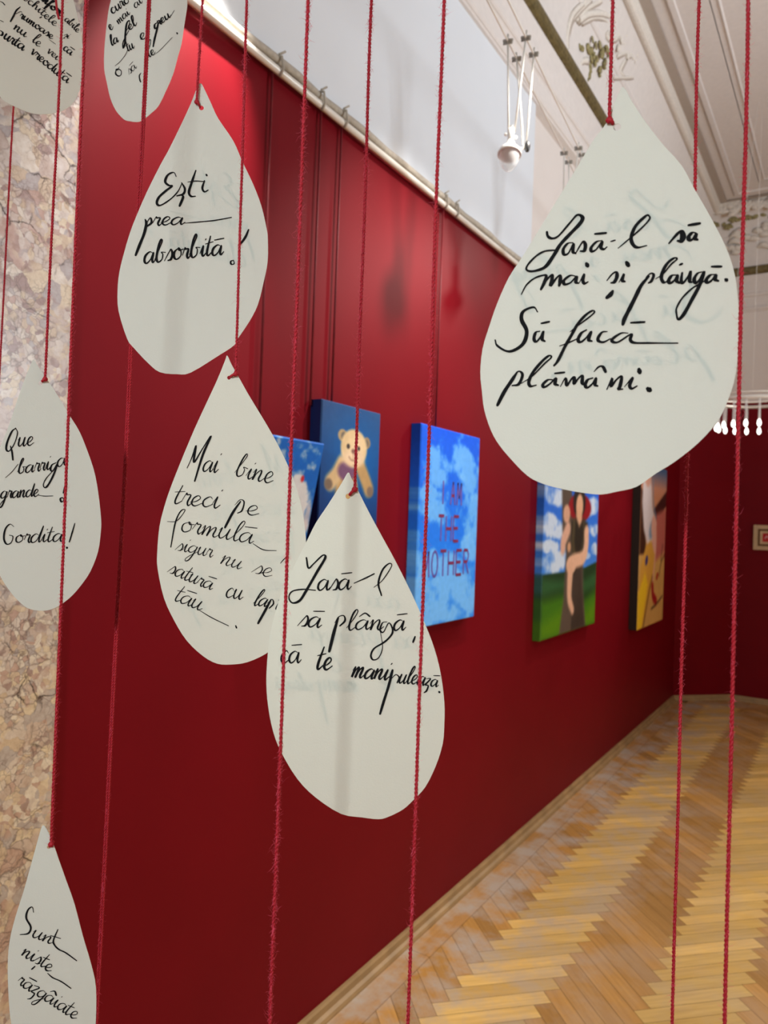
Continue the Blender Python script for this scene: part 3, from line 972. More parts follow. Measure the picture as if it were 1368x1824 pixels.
for pts, r0, r1 in (([(330, 0), (250, 80), (215, 190), (210, 280)], .006, .010), ([(350, 0), (290, 60), (240, 130), (222, 230)], .006, .004), ([(410, 0), (330, 50), (270, 120)], .008, .004),
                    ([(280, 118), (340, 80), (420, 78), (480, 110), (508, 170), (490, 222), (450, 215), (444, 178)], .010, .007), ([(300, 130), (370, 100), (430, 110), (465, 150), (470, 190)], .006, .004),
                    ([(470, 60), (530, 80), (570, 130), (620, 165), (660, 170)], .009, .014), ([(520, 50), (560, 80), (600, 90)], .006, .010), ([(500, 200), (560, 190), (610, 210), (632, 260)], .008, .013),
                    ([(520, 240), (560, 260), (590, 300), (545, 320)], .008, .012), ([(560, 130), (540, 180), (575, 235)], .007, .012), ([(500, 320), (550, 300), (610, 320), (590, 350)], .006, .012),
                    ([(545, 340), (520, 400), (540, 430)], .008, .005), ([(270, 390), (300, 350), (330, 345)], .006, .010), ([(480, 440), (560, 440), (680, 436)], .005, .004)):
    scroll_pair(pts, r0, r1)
rr = random.Random(5)
def leaf_part(name, p, r, mat, parent, axis='X', n=3, sc=(1.5, .55, .75), label=None):
    """a small curled leaf: lobes fused round one spine"""
    bm = bmesh.new()
    a0 = rr.uniform(0, 6.28)
    for k in range(n):
        a = a0 + (k - (n - 1) / 2) * .8
        rot = Matrix.Rotation(a, 3, axis)
        off = rot @ Vector((0, 1, 0) if axis == 'X' else (1, 0, 0)) * r * .55
        ball(bm, p + off, r * .62, 8, (sc[1], sc[0], sc[2]) if axis == 'X' else sc, rot)
    o = mesh_obj(name, bm, M[mat], parent)
    if label: o['label'] = label
    return o
for x, y, r in ((690, 140, .034), (720, 185, .040), (660, 190, .032), (745, 160, .030), (700, 205, .030), (640, 265, .026), (600, 285, .030), (590, 330, .024), (500, 260, .026), (520, 220, .022), (470, 150, .020), (455, 200, .018), (550, 200, .024), (530, 120, .022), (600, 210, .024), (560, 320, .020), (480, 100, .018)):
    leaf_part('leaf', cove_pt(x, y, .016), r * 1.1, 'relief', t)
for x, y, r in ((335, 290, .024), (355, 300, .018), (410, 290, .026), (440, 268, .020), (400, 262, .016), (300, 265, .016), (285, 270, .012), (360, 225, .012), (350, 335, .018), (372, 350, .018), (400, 385, .020), (425, 380, .018), (345, 380, .016), (338, 420, .018), (330, 445, .012), (400, 435, .014), (430, 345, .016), (380, 262, .014), (455, 300, .016), (345, 400, .016), (365, 310, .016), (385, 330, .014)):
    leaf_part('gilded_flower', cove_pt(x, y, .012), r * 1.25, 'gilt_leaf', t, n=4, label='dull gold flower')
for x, y, r in ((350, 470, .014), (378, 548, .014), (430, 570, .014), (340, 500, .011), (440, 540, .010), (300, 360, .016), (285, 385, .016), (365, 520, .009), (405, 590, .009), (375, 458, .012), (240, 305, .014), (395, 470, .010), (450, 480, .010), (330, 330, .012), (300, 425, .011)):
    leaf_part('leaf_bud', cove_pt(x, y, .006), r, 'relief', t, n=2)

# frieze over the end wall
def back_pt(px, py, lift=0.0):
    n = Vector((0, -(0.50), -(0.16))).normalized()
    return on_plane(px, py, Vector((0, YB - .085, 4.39)), n) + n * lift
t = root('plaster_ornament', back_pt(1330, 400), 'plaster leaf frieze with gilded leaves over the far end wall', 'ornament')
for k in range(46):
    px = 1200 + k * 5.6 + rr.uniform(-3, 3)
    py = 366 - .11 * (px - 1310) + rr.uniform(-11, 11)
    leaf_part('leaf', on_y(px, py, YB - .262), rr.uniform(.035, .055), 'relief', t, 'Y', 4)
for k in range(26):
    px = 1200 + k * 10 + rr.uniform(-4, 4)
    py = 392 - .11 * (px - 1310) + rr.uniform(-8, 8)
    leaf_part('gilded_leaf', back_pt(px, py, .02), rr.uniform(.024, .042), 'gilt_leaf', t, 'Y', 3, label='dull gold leaf')
for k in range(36):
    px, py = rr.uniform(1215, 1450), rr.uniform(412, 462)
    py -= .11 * (px - 1310)
    dx = rr.choice((-1, 1)) * rr.uniform(12, 26)
    q = catmull([tuple(back_pt(px, py, .006)), tuple(back_pt(px + dx * .5, py - rr.uniform(2, 9), .012)), tuple(back_pt(px + dx, py + rr.uniform(-4, 6), .006))], 5)
    n = len(q)
    bm = bmesh.new()
    tube(bm, q, [.005 + .026 * math.sin(math.pi * i / (n - 1)) for i in range(n)], 6)
    mesh_obj('leaf_spray', bm, M['relief'], t)

# ------------------------------------------------------------------ cable lamps near the long wall
ZC = 3.20
def on_z(px, py, z):
    return on_plane(px, py, Vector((0, 0, z)), Vector((0, 0, 1)))
A0, A1 = on_z(868, 0, ZC), on_z(1005, 272, ZC)
B0, B1 = on_z(905, 0, ZC), on_z(1030, 262, ZC)
def cable_at(c0, c1, py):
    lo, hi = -0.5, 2.0
    for _ in range(40):
        mid = (lo + hi) / 2
        p = c0 + (c1 - c0) * mid
        d = p - CAM
        y = 912 - F * d.dot(UPV) / d.dot(FWD)
        if y < py: lo = mid
        else: hi = mid
    return c0 + (c1 - c0) * mid
for a_, b_, lab in ((A0, A1, 'pale lamp cable nearer the long wall'), (B0, B1, 'pale lamp cable farther from the long wall')):
    d = b_ - a_
    bm = bmesh.new()
    tube(bm, [a_ - d * 1.2, a_ + d * 3.2], 0.0034, 8)
    tag(mesh_obj('lamp_cable', bm, M['lamp_white']), lab, 'cable', 'low voltage lamp cables')

def cable_lamp(clA, clB, socket_px, foot_px, label, depth_hint=None):
    """clA, clB: image heights of the two clamps on each cable; rods run down to socket and foot."""
    ps = [cable_at(A0, A1, clA[0]), cable_at(A0, A1, clA[1]), cable_at(B0, B1, clB[0]), cable_at(B0, B1, clB[1])]
    mid = sum(ps, Vector()) / 4
    n = FWD
    dep = (mid - CAM).dot(FWD)
    s = at_depth(*socket_px, dep); f = at_depth(*foot_px, dep)
    t = root('cable_spotlight', s, label, 'lamp', 'spotlights hung between the lamp cables')
    for p in ps:
        bm = bmesh.new()
        d = (A1 - A0).normalized()
        tube(bm, [p - Vector((.016, 0, -.004)), p + Vector((.016, 0, -.002))], .0055, 8)
        tube(bm, [p - Vector((.016, 0, .006)), p + Vector((.016, 0, -.010))], .0035, 8)
        mesh_obj('cable_clamp', bm, M['clamp'], t)
    ends = [s + RGT * -.008, f + RGT * -.004, s + RGT * .012, f + RGT * .006]
    for p, e in zip(ps, ends):
        bm = bmesh.new()
        tube(bm, [p + (p - e).normalized() * .022, e], .0036, 8)
        mesh_obj('rod', bm, M['lamp_white'], t)
    ax = Vector((0.05, -0.22, -1)).normalized()
    bm = bmesh.new()
    tube(bm, [s + Vector((0, 0, .012)), s - Vector((0, 0, .035))], .011, 8)
    box(bm, s + Vector((-.007, -.007, -.03)), s + Vector((.007, .007, .02)))
    mesh_obj('lamp_socket', bm, M['lamp_white'], t)
    bm = bmesh.new()
    for d in (-.017, .017):
        ball(bm, s + RGT * d - Vector((0, 0, .012 + d * .3)), .006, 8)
    mesh_obj('screw_knob', bm, M['lamp_white'], t)
    bm = bmesh.new()
    o0 = s - Vector((0, 0, .028))
    lathe(bm, [(.010, 0), (.014, .008), (.016, .018), (.026, .028), (.036, .040), (.040, .050), (.040, .055), (.037, .055), (.034, .046), (.024, .034), (.012, .026)], o0, ax, 24)
    shell = mesh_obj('reflector_shell', bm, M['lamp_white'], t)
    bm = bmesh.new()
    lathe(bm, [(.0365, .0545), (.030, .046), (.018, .036), (.002, .032)], o0, ax, 24)
    mesh_obj('reflector_dish', bm, M['reflector'], shell)
    bm = bmesh.new()
    lathe(bm, [(.033, .050), (.034, .062), (.031, .080), (.023, .098), (.012, .112), (.0001, .118)], o0, ax, 24)
    o = mesh_obj('bulb', bm, M['glass'], shell); o['label'] = 'clear glass bulb'
    bm = bmesh.new()
    ball(bm, f + RGT * .010 - Vector((0, 0, .006)), .014, 10, (.7, .8, 1.4))
    o = mesh_obj('counterweight', bm, M['lamp_black'], t); o['label'] = 'black plastic counterweight'
    bm = bmesh.new()
    tube(bm, [f, f - Vector((0, 0, .012)), o0 + ax * .03 + RGT * .03], .004, 8)
    mesh_obj('bracket', bm, M['lamp_white'], t)
    return t
cable_lamp((73, 104), (67, 96), (910, 236), (934, 258), 'halogen spotlight with a clear bulb hung from the cables, fully in view')
cable_lamp((272, 288), (263, 275), (1006, 428), (1018, 445), 'halogen spotlight farther along the cables, mostly behind the largest paper drop')

# ------------------------------------------------------------------ chandelier ring of lamps at the far right
DC = 5.2
cc = at_depth(1342, 716, DC)
RR = 0.235
t = root('lamp_chandelier', cc, 'ring chandelier of small glass lamps near the far right corner', 'chandelier')
bm = bmesh.new()
q = [cc + Vector((math.cos(a) * RR, math.sin(a) * RR, 0.0)) for a in [2 * math.pi * k / 40 for k in range(41)]]
tube(bm, q, .009, 8, cap=False)
tube(bm, [p + Vector((0, 0, .035)) for p in q], .005, 8, cap=False)
lathe(bm, [(RR - .004, -.012), (RR + .008, -.012), (RR + .008, .012), (RR - .004, .012)], cc, (0, 0, 1), 40)
mesh_obj('ring', bm, M['rail_white'], t)
for k in range(3):
    a = .6 + k * 2.094
    bm = bmesh.new()
    tube(bm, [cc + Vector((math.cos(a) * RR, math.sin(a) * RR, .03)), Vector((cc.x + math.cos(a) * .03, cc.y + math.sin(a) * .03, 4.70))], .0010, 6)
    mesh_obj('hanging_wire', bm, M['lamp_white'], t)
for k in range(18):
    a = 2 * math.pi * k / 18 + .1
    b = cc + Vector((math.cos(a) * RR, math.sin(a) * RR, 0))
    bm = bmesh.new()
    tube(bm, [b + Vector((0, 0, -.01)), b + Vector((0, 0, -.155))], .0075, 8)
    rod_ = mesh_obj('glass_rod', bm, M['glass'], t)
    bm = bmesh.new()
    lathe(bm, [(.004, .0), (.010, -.012), (.014, -.03), (.010, -.046), (.0005, -.054)], b + Vector((0, 0, -.15)), (0, 0, 1), 10)
    o = mesh_obj('bulb', bm, M['bulb_lit'], rod_); o['label'] = 'lit white bulb'

# ------------------------------------------------------------------ handwriting alphabet: x-height 1, baseline 0
G = {
 'a': (.92, [[(.74, .82), (.45, 1), (.12, .7), (.06, .25), (.25, .0), (.55, .3), (.76, .92), (.70, .3), (.80, .02), (1.0, .28)]]),
 'b': (.85, [[(.0, .25), (.32, 1.2), (.50, 1.85), (.40, 2.0), (.25, 1.5), (.14, .45), (.30, 0), (.60, .2), (.64, .65), (.52, .85), (.85, .80)]]),
 'c': (.68, [[(.62, .80), (.42, 1), (.12, .65), (.12, .2), (.35, 0), (.72, .3)]]),
 'd': (.95, [[(.70, .80), (.40, .98), (.08, .6), (.08, .15), (.30, 0), (.62, .4), (.95, 1.9), (.76, .5), (.82, .04), (1.0, .28)]]),
 'e': (.68, [[(.0, .3), (.32, .42), (.56, .75), (.40, 1), (.15, .72), (.12, .22), (.36, 0), (.74, .3)]]),
 'f': (.62, [[(.0, .35), (.32, 1.1), (.62, 1.8), (.50, 2.0), (.32, 1.4), (.12, -.2), (-.02, -1.25)], [(-.05, .1), (.6, .35)]]),
 'g': (.88, [[(.70, .85), (.40, 1), (.08, .6), (.10, .15), (.35, .05), (.64, .4), (.76, .95), (.64, 0), (.40, -1.0), (.12, -1.25), (.08, -.9), (.45, -.3), (.95, .3)]]),
 'h': (.85, [[(.0, .2), (.32, 1.1), (.50, 1.85), (.38, 2.0), (.22, 1.4), (.08, .0), (.30, .75), (.52, .95), (.56, .4), (.62, 0), (.85, .3)]]),
 'i': (.50, [[(.0, .25), (.24, 1), (.18, .3), (.30, .0), (.54, .3)], [(.36, 1.5), (.42, 1.62)]]),
 'j': (.45, [[(.1, .3), (.28, 1), (.1, -.8), (-.2, -1.2)]]),
 'l': (.50, [[(.0, .25), (.34, 1.1), (.52, 1.8), (.40, 2.0), (.22, 1.45), (.14, .4), (.27, 0), (.55, .3)]]),
 'm': (1.15, [[(.0, .65), (.14, 1), (.10, .0), (.24, .65), (.44, 1), (.48, .7), (.42, 0), (.58, .65), (.80, 1), (.86, .75), (.80, .2), (.93, 0), (1.18, .3)]]),
 'n': (.85, [[(.0, .65), (.15, 1), (.10, .0), (.25, .62), (.50, 1), (.58, .75), (.52, .2), (.66, 0), (.9, .3)]]),
 'o': (.75, [[(.44, 1), (.10, .7), (.10, .2), (.34, 0), (.64, .3), (.58, .8), (.40, 1), (.50, .78), (.80, .85)]]),
 'p': (.75, [[(.12, .75), (.28, 1.15), (.10, -.2), (-.12, -1.35)], [(.18, .6), (.42, 1), (.66, .78), (.58, .2), (.36, .02), (.16, .2)]]),
 'r': (.58, [[(.0, .35), (.16, 1.05), (.22, .92), (.46, .90), (.38, .3), (.50, .0), (.68, .3)]]),
 's': (.66, [[(-.02, .02), (.34, .85), (.46, 1.02), (.60, .62), (.52, .12), (.28, .02)], [(.52, .12), (.72, .3)]]),
 't': (.52, [[(.32, 1.75), (.14, .4), (.25, 0), (.56, .3)], [(-.04, 1.08), (.58, 1.22)]]),
 'u': (.88, [[(.0, .7), (.14, 1), (.08, .3), (.24, .0), (.50, .35), (.66, 1), (.58, .3), (.70, .0), (.95, .3)]]),
 'v': (.70, [[(.0, .8), (.14, 1), (.28, 0), (.60, .95), (.78, .85)]]),
 'z': (.66, [[(.02, .9), (.56, .98), (.10, .1), (.46, .02), (.40, -.7), (.16, -1.0)]]),
 ' ': (.5, []),
}
BAR = [(.15, 1.50), (.92, 1.58)]
HAT = [(.16, 1.35), (.48, 1.68), (.82, 1.35)]
TAIL = [(.42, -.35), (.30, -.85)]
ACC = {'ă': ('a', BAR), 'â': ('a', HAT), 'á': ('a', [(.4, 1.5), (.62, 1.62)]), 'ș': ('s', TAIL), 'ț': ('t', TAIL)}

def word(text, x0, y0, x1, y1, xh, slant=.30, wt=1.0):
    """strokes, in the frame of the crop they are measured in"""
    glyphs = []
    adv = 0.0
    for ch in text:
        base, mark = ACC.get(ch, (ch, None))
        a, st = G[base]
        glyphs.append((adv, st + ([mark] if mark else []), mark))
        adv += a
    L = math.hypot(x1 - x0, y1 - y0)
    ex, ey = (x1 - x0) / L, (y1 - y0) / L
    ux, uy = ey, -ex
    sx = L / (adv + .08)
    rnd_ = random.Random(hash_str(text))
    out = []
    for a, st, mark in glyphs:
        jy = rnd_.uniform(-.05, .05); jx = rnd_.uniform(-.03, .03); js = rnd_.uniform(.93, 1.07)
        for s in st:
            pts = []
            for gx, gy in s:
                X = (a + gx + jx) * sx + slant * gy * xh * js
                Y = (gy * js + jy) * xh
                pts.append((x0 + ex * X + ux * Y, y0 + ey * X + uy * Y))
            out.append((pts, wt * (1.25 if s is mark else 1.0)))
    return out

def hash_str(s):
    h = 7
    for c in s: h = (h * 31 + ord(c)) % 100003
    return h

# ------------------------------------------------------------------ paper drops
class Drop:
    def __init__(self, ox, oy, sc, outline, hole, depth, yaw, label, mat='paper', bend=0.25, group='handwritten paper drops', lean=0.0):
        self.ox, self.oy, self.sc = ox, oy, sc
        hx, hy = self.px(hole[0], hole[1])
        self.anchor = at_depth(hx, hy, depth)
        d0 = self.anchor - CAM; d0.z = 0; d0.normalize()
        n = Matrix.Rotation(math.radians(yaw), 3, 'Z') @ (-d0)
        n = (n + Vector((0, 0, lean))).normalized()
        self.n = n                                         # towards the viewer
        self.a = Vector((0, 0, 1)).cross(n).normalized()   # right as seen from the front
        self.b = n.cross(self.a).normalized()
        self.bend = bend
        pts = [self.plane(*p) for p in outline]
        pts = [(p[0], p[1]) for p in catmull(pts, 3, closed=True)]
        self.cx = sum(p[0] for p in pts) / len(pts)
        self.outline = pts
        hr = hole[2] * sc * depth / F
        self.hr = hr
        hc = self.plane(hole[0], hole[1])
        hp = [(hc[0] + hr * math.cos(2 * math.pi * k / 16), hc[1] + hr * math.sin(2 * math.pi * k / 16)) for k in range(16)]
        self.root = self.build(pts, hp, hc, hr, label, mat, group)
    def px(self, x, y):
        return self.ox + x * self.sc, self.oy + y * self.sc
    def plane(self, x, y):
        p = on_plane(*self.px(x, y), self.anchor, self.n) - self.anchor
        return (p.dot(self.a), p.dot(self.b))
    def off(self, s, t_):
        return self.bend * ((s - self.cx) ** 2) - self.bend * self.cx ** 2
    def world(self, s, t_, lift=0.0):
        return self.anchor + self.a * s + self.b * t_ + self.n * (lift - self.off(s, t_))
    def inside(self, q):
        c, poly = False, self.outline
        for i in range(len(poly)):
            (x1_, y1_), (x2_, y2_) = poly[i], poly[(i + 1) % len(poly)]
            if (y1_ > q[1]) != (y2_ > q[1]) and q[0] < (x2_ - x1_) * (q[1] - y1_) / (y2_ - y1_) + x1_:
                c = not c
        return c
    def build(self, pts, hp, hc, hr, label, mat, group):
        xs = [p[0] for p in pts]; ys = [p[1] for p in pts]
        step = 0.012
        inner = []
        def inside(q, poly):
            c = False
            n = len(poly)
            for i in range(n):
                (x1_, y1_), (x2_, y2_) = poly[i], poly[(i + 1) % n]
                if (y1_ > q[1]) != (y2_ > q[1]) and q[0] < (x2_ - x1_) * (q[1] - y1_) / (y2_ - y1_) + x1_:
                    c = not c
            return c
        y = min(ys)
        while y < max(ys):
            x = min(xs)
            while x < max(xs):
                if inside((x, y), pts) and math.hypot(x - hc[0], y - hc[1]) > hr * 1.4 and min(math.hypot(x - p[0], y - p[1]) for p in pts) > .004:
                    inner.append((x, y))
                x += step
            y += step
        verts = [Vector(p) for p in pts + hp + inner]
        n1, n2 = len(pts), len(hp)
        edges = [(i, (i + 1) % n1) for i in range(n1)] + [(n1 + i, n1 + (i + 1) % n2) for i in range(n2)]
        vo, eo, fo, _, _, _ = delaunay_2d_cdt(verts, edges, [], 0, 1e-6)
        tris = []
        for f in fo:
            c = sum((vo[i] for i in f), Vector((0, 0))) / len(f)
            if inside((c.x, c.y), pts) and math.hypot(c.x - hc[0], c.y - hc[1]) > hr * .97:
                tris.append(tuple(f))
        th = 0.0005
        nv = len(vo)
        base = self.anchor
        vs = [tuple(self.world(v.x, v.y, th / 2) - base) for v in vo] + [tuple(self.world(v.x, v.y, -th / 2) - base) for v in vo]
        cnt = {}
        for f in tris:
            for i in range(3):
                e = (f[i], f[(i + 1) % 3])
                cnt[frozenset(e)] = cnt.get(frozenset(e), []) + [e]
        fs = [f for f in tris] + [tuple(nv + i for i in reversed(f)) for f in tris]
        for k, es in cnt.items():
            if len(es) == 1:
                i, j = es[0]
                fs.append((j, i, nv + i, nv + j))
        o = mesh_obj('paper_drop', (vs, [], fs), M[mat])
        bmm = bmesh.new(); bmm.from_mesh(o.data); bmesh.ops.recalc_face_normals(bmm, faces=bmm.faces[:]); bmm.to_mesh(o.data); bmm.free()
        o.location = base
        tag(o, label, 'paper drop', group)
        return o
    def write(self, strokes, width_px, name='handwriting', mat='ink', mirror=False, dx=0.0, dy=0.0, lift=0.00055):
        """strokes in crop px; ribbons on the paper, pen pressure by direction"""
        vs, fs = [], []
        lift = -lift if mirror else lift
        pen = width_px * (self.anchor - CAM).dot(FWD) / F
        def world(s, t_):
            if mirror:
                s, t_ = 2 * self.cx - s + dx, t_ + dy
            return self.world(s, t_, lift) - self.anchor
        for item in strokes:
            pts, wt = item if isinstance(item[1], (int, float)) else (item, 1.0)
            q = [self.plane(*p) for p in pts]
            if mirror and any(not self.inside((2 * self.cx - s_ + dx, t__ + dy)) for s_, t__ in q):
                continue
            if len(q) == 1:
                q = [q[0], (q[0][0] + pen * .3, q[0][1] - pen * .3)]
            q = catmull(q, 6 if len(q) > 2 else 3)
            n = len(q)
            left, right = [], []
            pw = None
            for i in range(n):
                ax, ay = q[max(i - 1, 0)]; bx, by = q[min(i + 1, n - 1)]
                tx, ty = bx - ax, by - ay
                ln = math.hypot(tx, ty) or 1e-9
                tx, ty = tx / ln, ty / ln
                down = max(0.0, -ty)
                wv = pen * wt * (0.62 + 0.62 * down + 0.10 * math.sin(i * .9 + len(pts)))
                e = min(i, n - 1 - i) / max(1, n - 1) * 8
                wv *= min(1.0, .55 + .45 * e)
                pw = wv if pw is None else pw * .6 + wv * .4
                left.append((q[i][0] - ty * pw / 2, q[i][1] + tx * pw / 2))
                right.append((q[i][0] + ty * pw / 2, q[i][1] - tx * pw / 2))
            # round ends
            st = len(vs)
            cap0 = (q[0][0] * 1.0, q[0][1])
            row = []
            for l_, r_ in zip(left, right):
                row.append((len(vs), len(vs) + 1)); vs.append(tuple(world(*l_))); vs.append(tuple(world(*r_)))
            for (a1, a2), (b1, b2) in zip(row[:-1], row[1:]):
                fs.append((a1, a2, b2, b1))
            for idx, sgn in ((0, -1), (n - 1, 1)):
                r_ = math.hypot(left[idx][0] - right[idx][0], left[idx][1] - right[idx][1]) / 2
                c_ = len(vs)
                for k in range(8):
                    a = 2 * math.pi * k / 8
                    vs.append(tuple(world(q[idx][0] + r_ * math.cos(a), q[idx][1] + r_ * math.sin(a))))
                fs.append(tuple(range(c_, c_ + 8)))
        o = mesh_obj(name, (vs, [], fs), M[mat])
        o.parent = self.root
        return o

# --- largest drop, right
C6 = lambda pts: [((930 + x * .2851 - 830) / .4223, (340 + y * .2851 - 130) / .4223) for x, y in pts]
D6 = Drop(830, 130, .4223, [(660, 60), (676, 74), (700, 120), (760, 210), (830, 300), (910, 390), (965, 490), (1040, 620), (1100, 740), (1135, 850), (1150, 980), (1150, 1100), (1140, 1260), (1105, 1380), (1060, 1470), (980, 1560), (880, 1640), (800, 1690), (720, 1745), (640, 1765), (570, 1778), (500, 1772), (420, 1758), (330, 1735), (260, 1700), (190, 1630), (140, 1570), (105, 1510), (75, 1420), (65, 1340), (58, 1260), (68, 1160), (95, 1070), (130, 970), (180, 860), (240, 770), (320, 640), (400, 510), (480, 380), (540, 280), (590, 215), (620, 140), (648, 78)],
          (638, 229, 15), .50, -6, 'largest white paper drop at upper right, four handwritten lines starting Lasă-l să mai', lean=.02)
k6 = []
for pts, wt in (
    ([(155, 258), (162, 285), (190, 298), (230, 280), (300, 200), (345, 152), (378, 168), (362, 205), (300, 270), (240, 335), (200, 400), (150, 470), (100, 495), (50, 502), (26, 488), (40, 455), (90, 405), (140, 378), (190, 372), (225, 372)], 1.25),
    ([(318, 325), (285, 330), (258, 365), (262, 398), (290, 390), (322, 330), (318, 380), (335, 392)], 1), ([(335, 392), (368, 335), (386, 318), (396, 345), (388, 375), (364, 378)], 1.1),
    ([(500, 312), (465, 320), (432, 356), (436, 380), (465, 366), (502, 316), (492, 355), (512, 366), (530, 352)], 1), ([(455, 271), (525, 265)], 1.7), ([(555, 318), (582, 310)], 1.1),
    ([(600, 360), (660, 310), (740, 240), (795, 180), (790, 155), (770, 160), (710, 220), (682, 290), (692, 335), (722, 355), (778, 343)], 1.05),
    ([(918, 328), (950, 290), (985, 255), (1000, 260), (1005, 290), (992, 312), (972, 312)], 1.6), ([(1086, 262), (1064, 260), (1040, 285), (1046, 306), (1066, 300), (1090, 264), (1080, 295), (1096, 304)], 1.2), ([(1040, 214), (1110, 202)], 2.1),
    ([(-5, 645), (25, 590), (70, 550), (120, 530), (150, 530), (140, 570), (118, 615)], 1.1), ([(118, 612), (160, 550), (187, 525), (186, 560), (180, 592), (215, 545), (238, 530), (238, 565), (232, 592)], 1.2),
    ([(338, 535), (302, 530), (262, 560), (266, 585), (302, 575), (342, 535), (336, 570), (352, 578)], 1.05), ([(358, 575), (388, 520), (380, 560), (390, 580), (412, 570)], 1), ([(402, 456), (410, 470)], 1.6),
    ([(530, 562), (565, 520), (590, 510), (592, 540), (577, 570), (556, 576)], 1.1), ([(606, 572), (636, 520), (626, 560), (642, 568)], 1), ([(652, 448), (665, 468)], 1.6), ([(566, 628), (552, 650), (530, 668)], 1.5),
    ([(765, 560), (785, 530), (810, 515), (822, 530), (807, 565), (790, 576)], .85), ([(792, 535), (745, 590), (710, 660), (670, 740), (640, 800), (630, 835)], 1.2),
    ([(835, 550), (880, 520), (930, 460), (967, 427), (950, 420), (910, 450), (880, 500), (870, 545), (885, 572), (908, 565)], 1),
    ([(962, 525), (935, 530), (915, 560), (926, 576), (950, 560), (972, 525), (965, 560), (982, 575)], 1.1), ([(985, 462), (1000, 455)], 1.7),
    ([(1000, 512), (994, 560), (1006, 575), (1036, 535), (1052, 500), (1046, 560), (1060, 570)], 1), ([(1122, 505), (1095, 515), (1075, 550), (1085, 575), (1110, 550), (1137, 500), (1110, 585), (1060, 680), (1010, 770), (976, 802), (964, 765), (966, 730), (1000, 670), (1060, 610), (1110, 580), (1150, 555)], 1.05),
    ([(1202, 520), (1175, 525), (1150, 555), (1160, 572), (1186, 555), (1212, 520), (1206, 550), (1226, 560)], 1.1), ([(1185, 471), (1245, 470)], 1.6), ([(1272, 550)], 1.5),
    ([(110, 877), (85, 885), (74, 925), (90, 942), (115, 912), (132, 877), (125, 925), (142, 940)], 1.05), ([(120, 828), (170, 818)], 1.6),
    ([(300, 882), (340, 850), (420, 790), (452, 760), (440, 750), (400, 775), (350, 830), (310, 900), (270, 970), (225, 1060), (200, 1092)], 1.0), ([(235, 970), (290, 950), (345, 925)], .9),
    ([(402, 870), (370, 890), (350, 930), (366, 946), (400, 920), (432, 880), (416, 930), (436, 940)], 1.05), ([(532, 880), (500, 885), (475, 920), (480, 940), (510, 946), (552, 925)], 1),
    ([(662, 890), (620, 890), (572, 920), (562, 940), (600, 946), (682, 895), (676, 930), (702, 950), (800, 951), (972, 951)], 1), ([(680, 825), (765, 820)], 1.6),
    ([(-5, 1202), (60, 1160), (140, 1080), (182, 1042), (170, 1030), (130, 1060), (70, 1130), (42, 1190), (52, 1220), (88, 1214)], 1.05),
    ([(190, 1180), (160, 1182), (130, 1210), (140, 1226), (175, 1205), (212, 1170), (206, 1205), (226, 1215)], 1.1), ([(205, 1141), (265, 1135)], 1.6),
    ([(240, 1222), (272, 1170), (280, 1215), (310, 1175), (327, 1165), (326, 1205), (350, 1175), (377, 1155), (376, 1200), (392, 1214)], 1.1),
    ([(442, 1170), (410, 1182), (395, 1215), (410, 1230), (440, 1205), (462, 1170), (456, 1210), (472, 1220)], 1.05), ([(450, 1130), (480, 1100), (505, 1100), (522, 1132)], 1.1),
    ([(530, 1242), (562, 1170), (556, 1222), (590, 1180), (622, 1160), (612, 1220), (604, 1238), (628, 1240)], 1.05), ([(640, 1225), (692, 1165), (672, 1215), (686, 1236), (718, 1220)], 1), ([(730, 1115), (735, 1135)], 1.6), ([(785, 1236), (798, 1246)], 2.2)):
    k6.append((C6(pts), wt))
k6 += [([(302, 1008), (285, 988), (242, 1005), (234, 1040), (256, 1090), (238, 1145), (182, 1174), (132, 1150), (122, 1125)], 1.25),
       ([(215, 1262), (190, 1300), (160, 1345), (132, 1400)], 1.25), ([(196, 1282), (222, 1258), (238, 1274), (222, 1312), (194, 1318)], 1.0)]
D6.write(k6, 5.0)
D6.write(k6, 4.6, 'reverse_handwriting', mirror=True, dy=.012, lift=.0006)

# --- lower drop in the middle
D5 = Drop(450, 820, .3617, [(470, 60), (485, 85), (515, 140), (570, 250), (640, 380), (700, 490), (780, 650), (850, 810), (895, 930), (925, 1050), (943, 1190), (943, 1300), (935, 1400), (900, 1510), (850, 1610), (790, 1675), (740, 1720), (670, 1755), (620, 1767), (540, 1758), (435, 1740), (310, 1660), (220, 1570), (140, 1440), (100, 1340), (75, 1220), (65, 1100), (70, 980), (85, 850), (125, 700), (180, 570), (265, 400), (310, 310), (370, 220), (440, 110)],
          (470, 177, 13), .60, -14, 'white paper drop lowest in the middle, three handwritten lines starting Lasă-l să plângă', 'paper_cream')
k5 = [([(265, 480), (275, 530), (300, 510), (345, 468), (358, 480), (320, 545), (265, 640), (232, 690), (195, 702), (178, 675), (195, 645), (250, 635), (310, 640)], 1.3)]
k5 += word('asă', 316, 642, 486, 636, 52, .15) + [([(500, 605), (560, 578), (600, 558)], 1.3), ([(598, 625), (640, 590), (684, 522), (672, 508), (640, 540), (620, 605), (635, 665)], .9)]
k5 += word('să', 220, 815, 335, 825, 52, .2)
k5 += [([(405, 800), (425, 770), (450, 765), (455, 790), (430, 815)], .9), ([(422, 775), (400, 850), (378, 940)], 1.5)]
k5 += word('lâng', 462, 835, 712, 832, 48, .2, .9)[:-1]
k5 += [([(662, 795), (640, 800), (628, 835), (645, 845), (672, 800), (690, 845), (655, 890), (600, 925), (583, 960), (595, 982), (622, 970), (640, 920), (630, 845)], .9)]
k5 += word('ă', 690, 838, 752, 836, 48, .2) + [([(800, 868), (790, 895)], 1.1)]
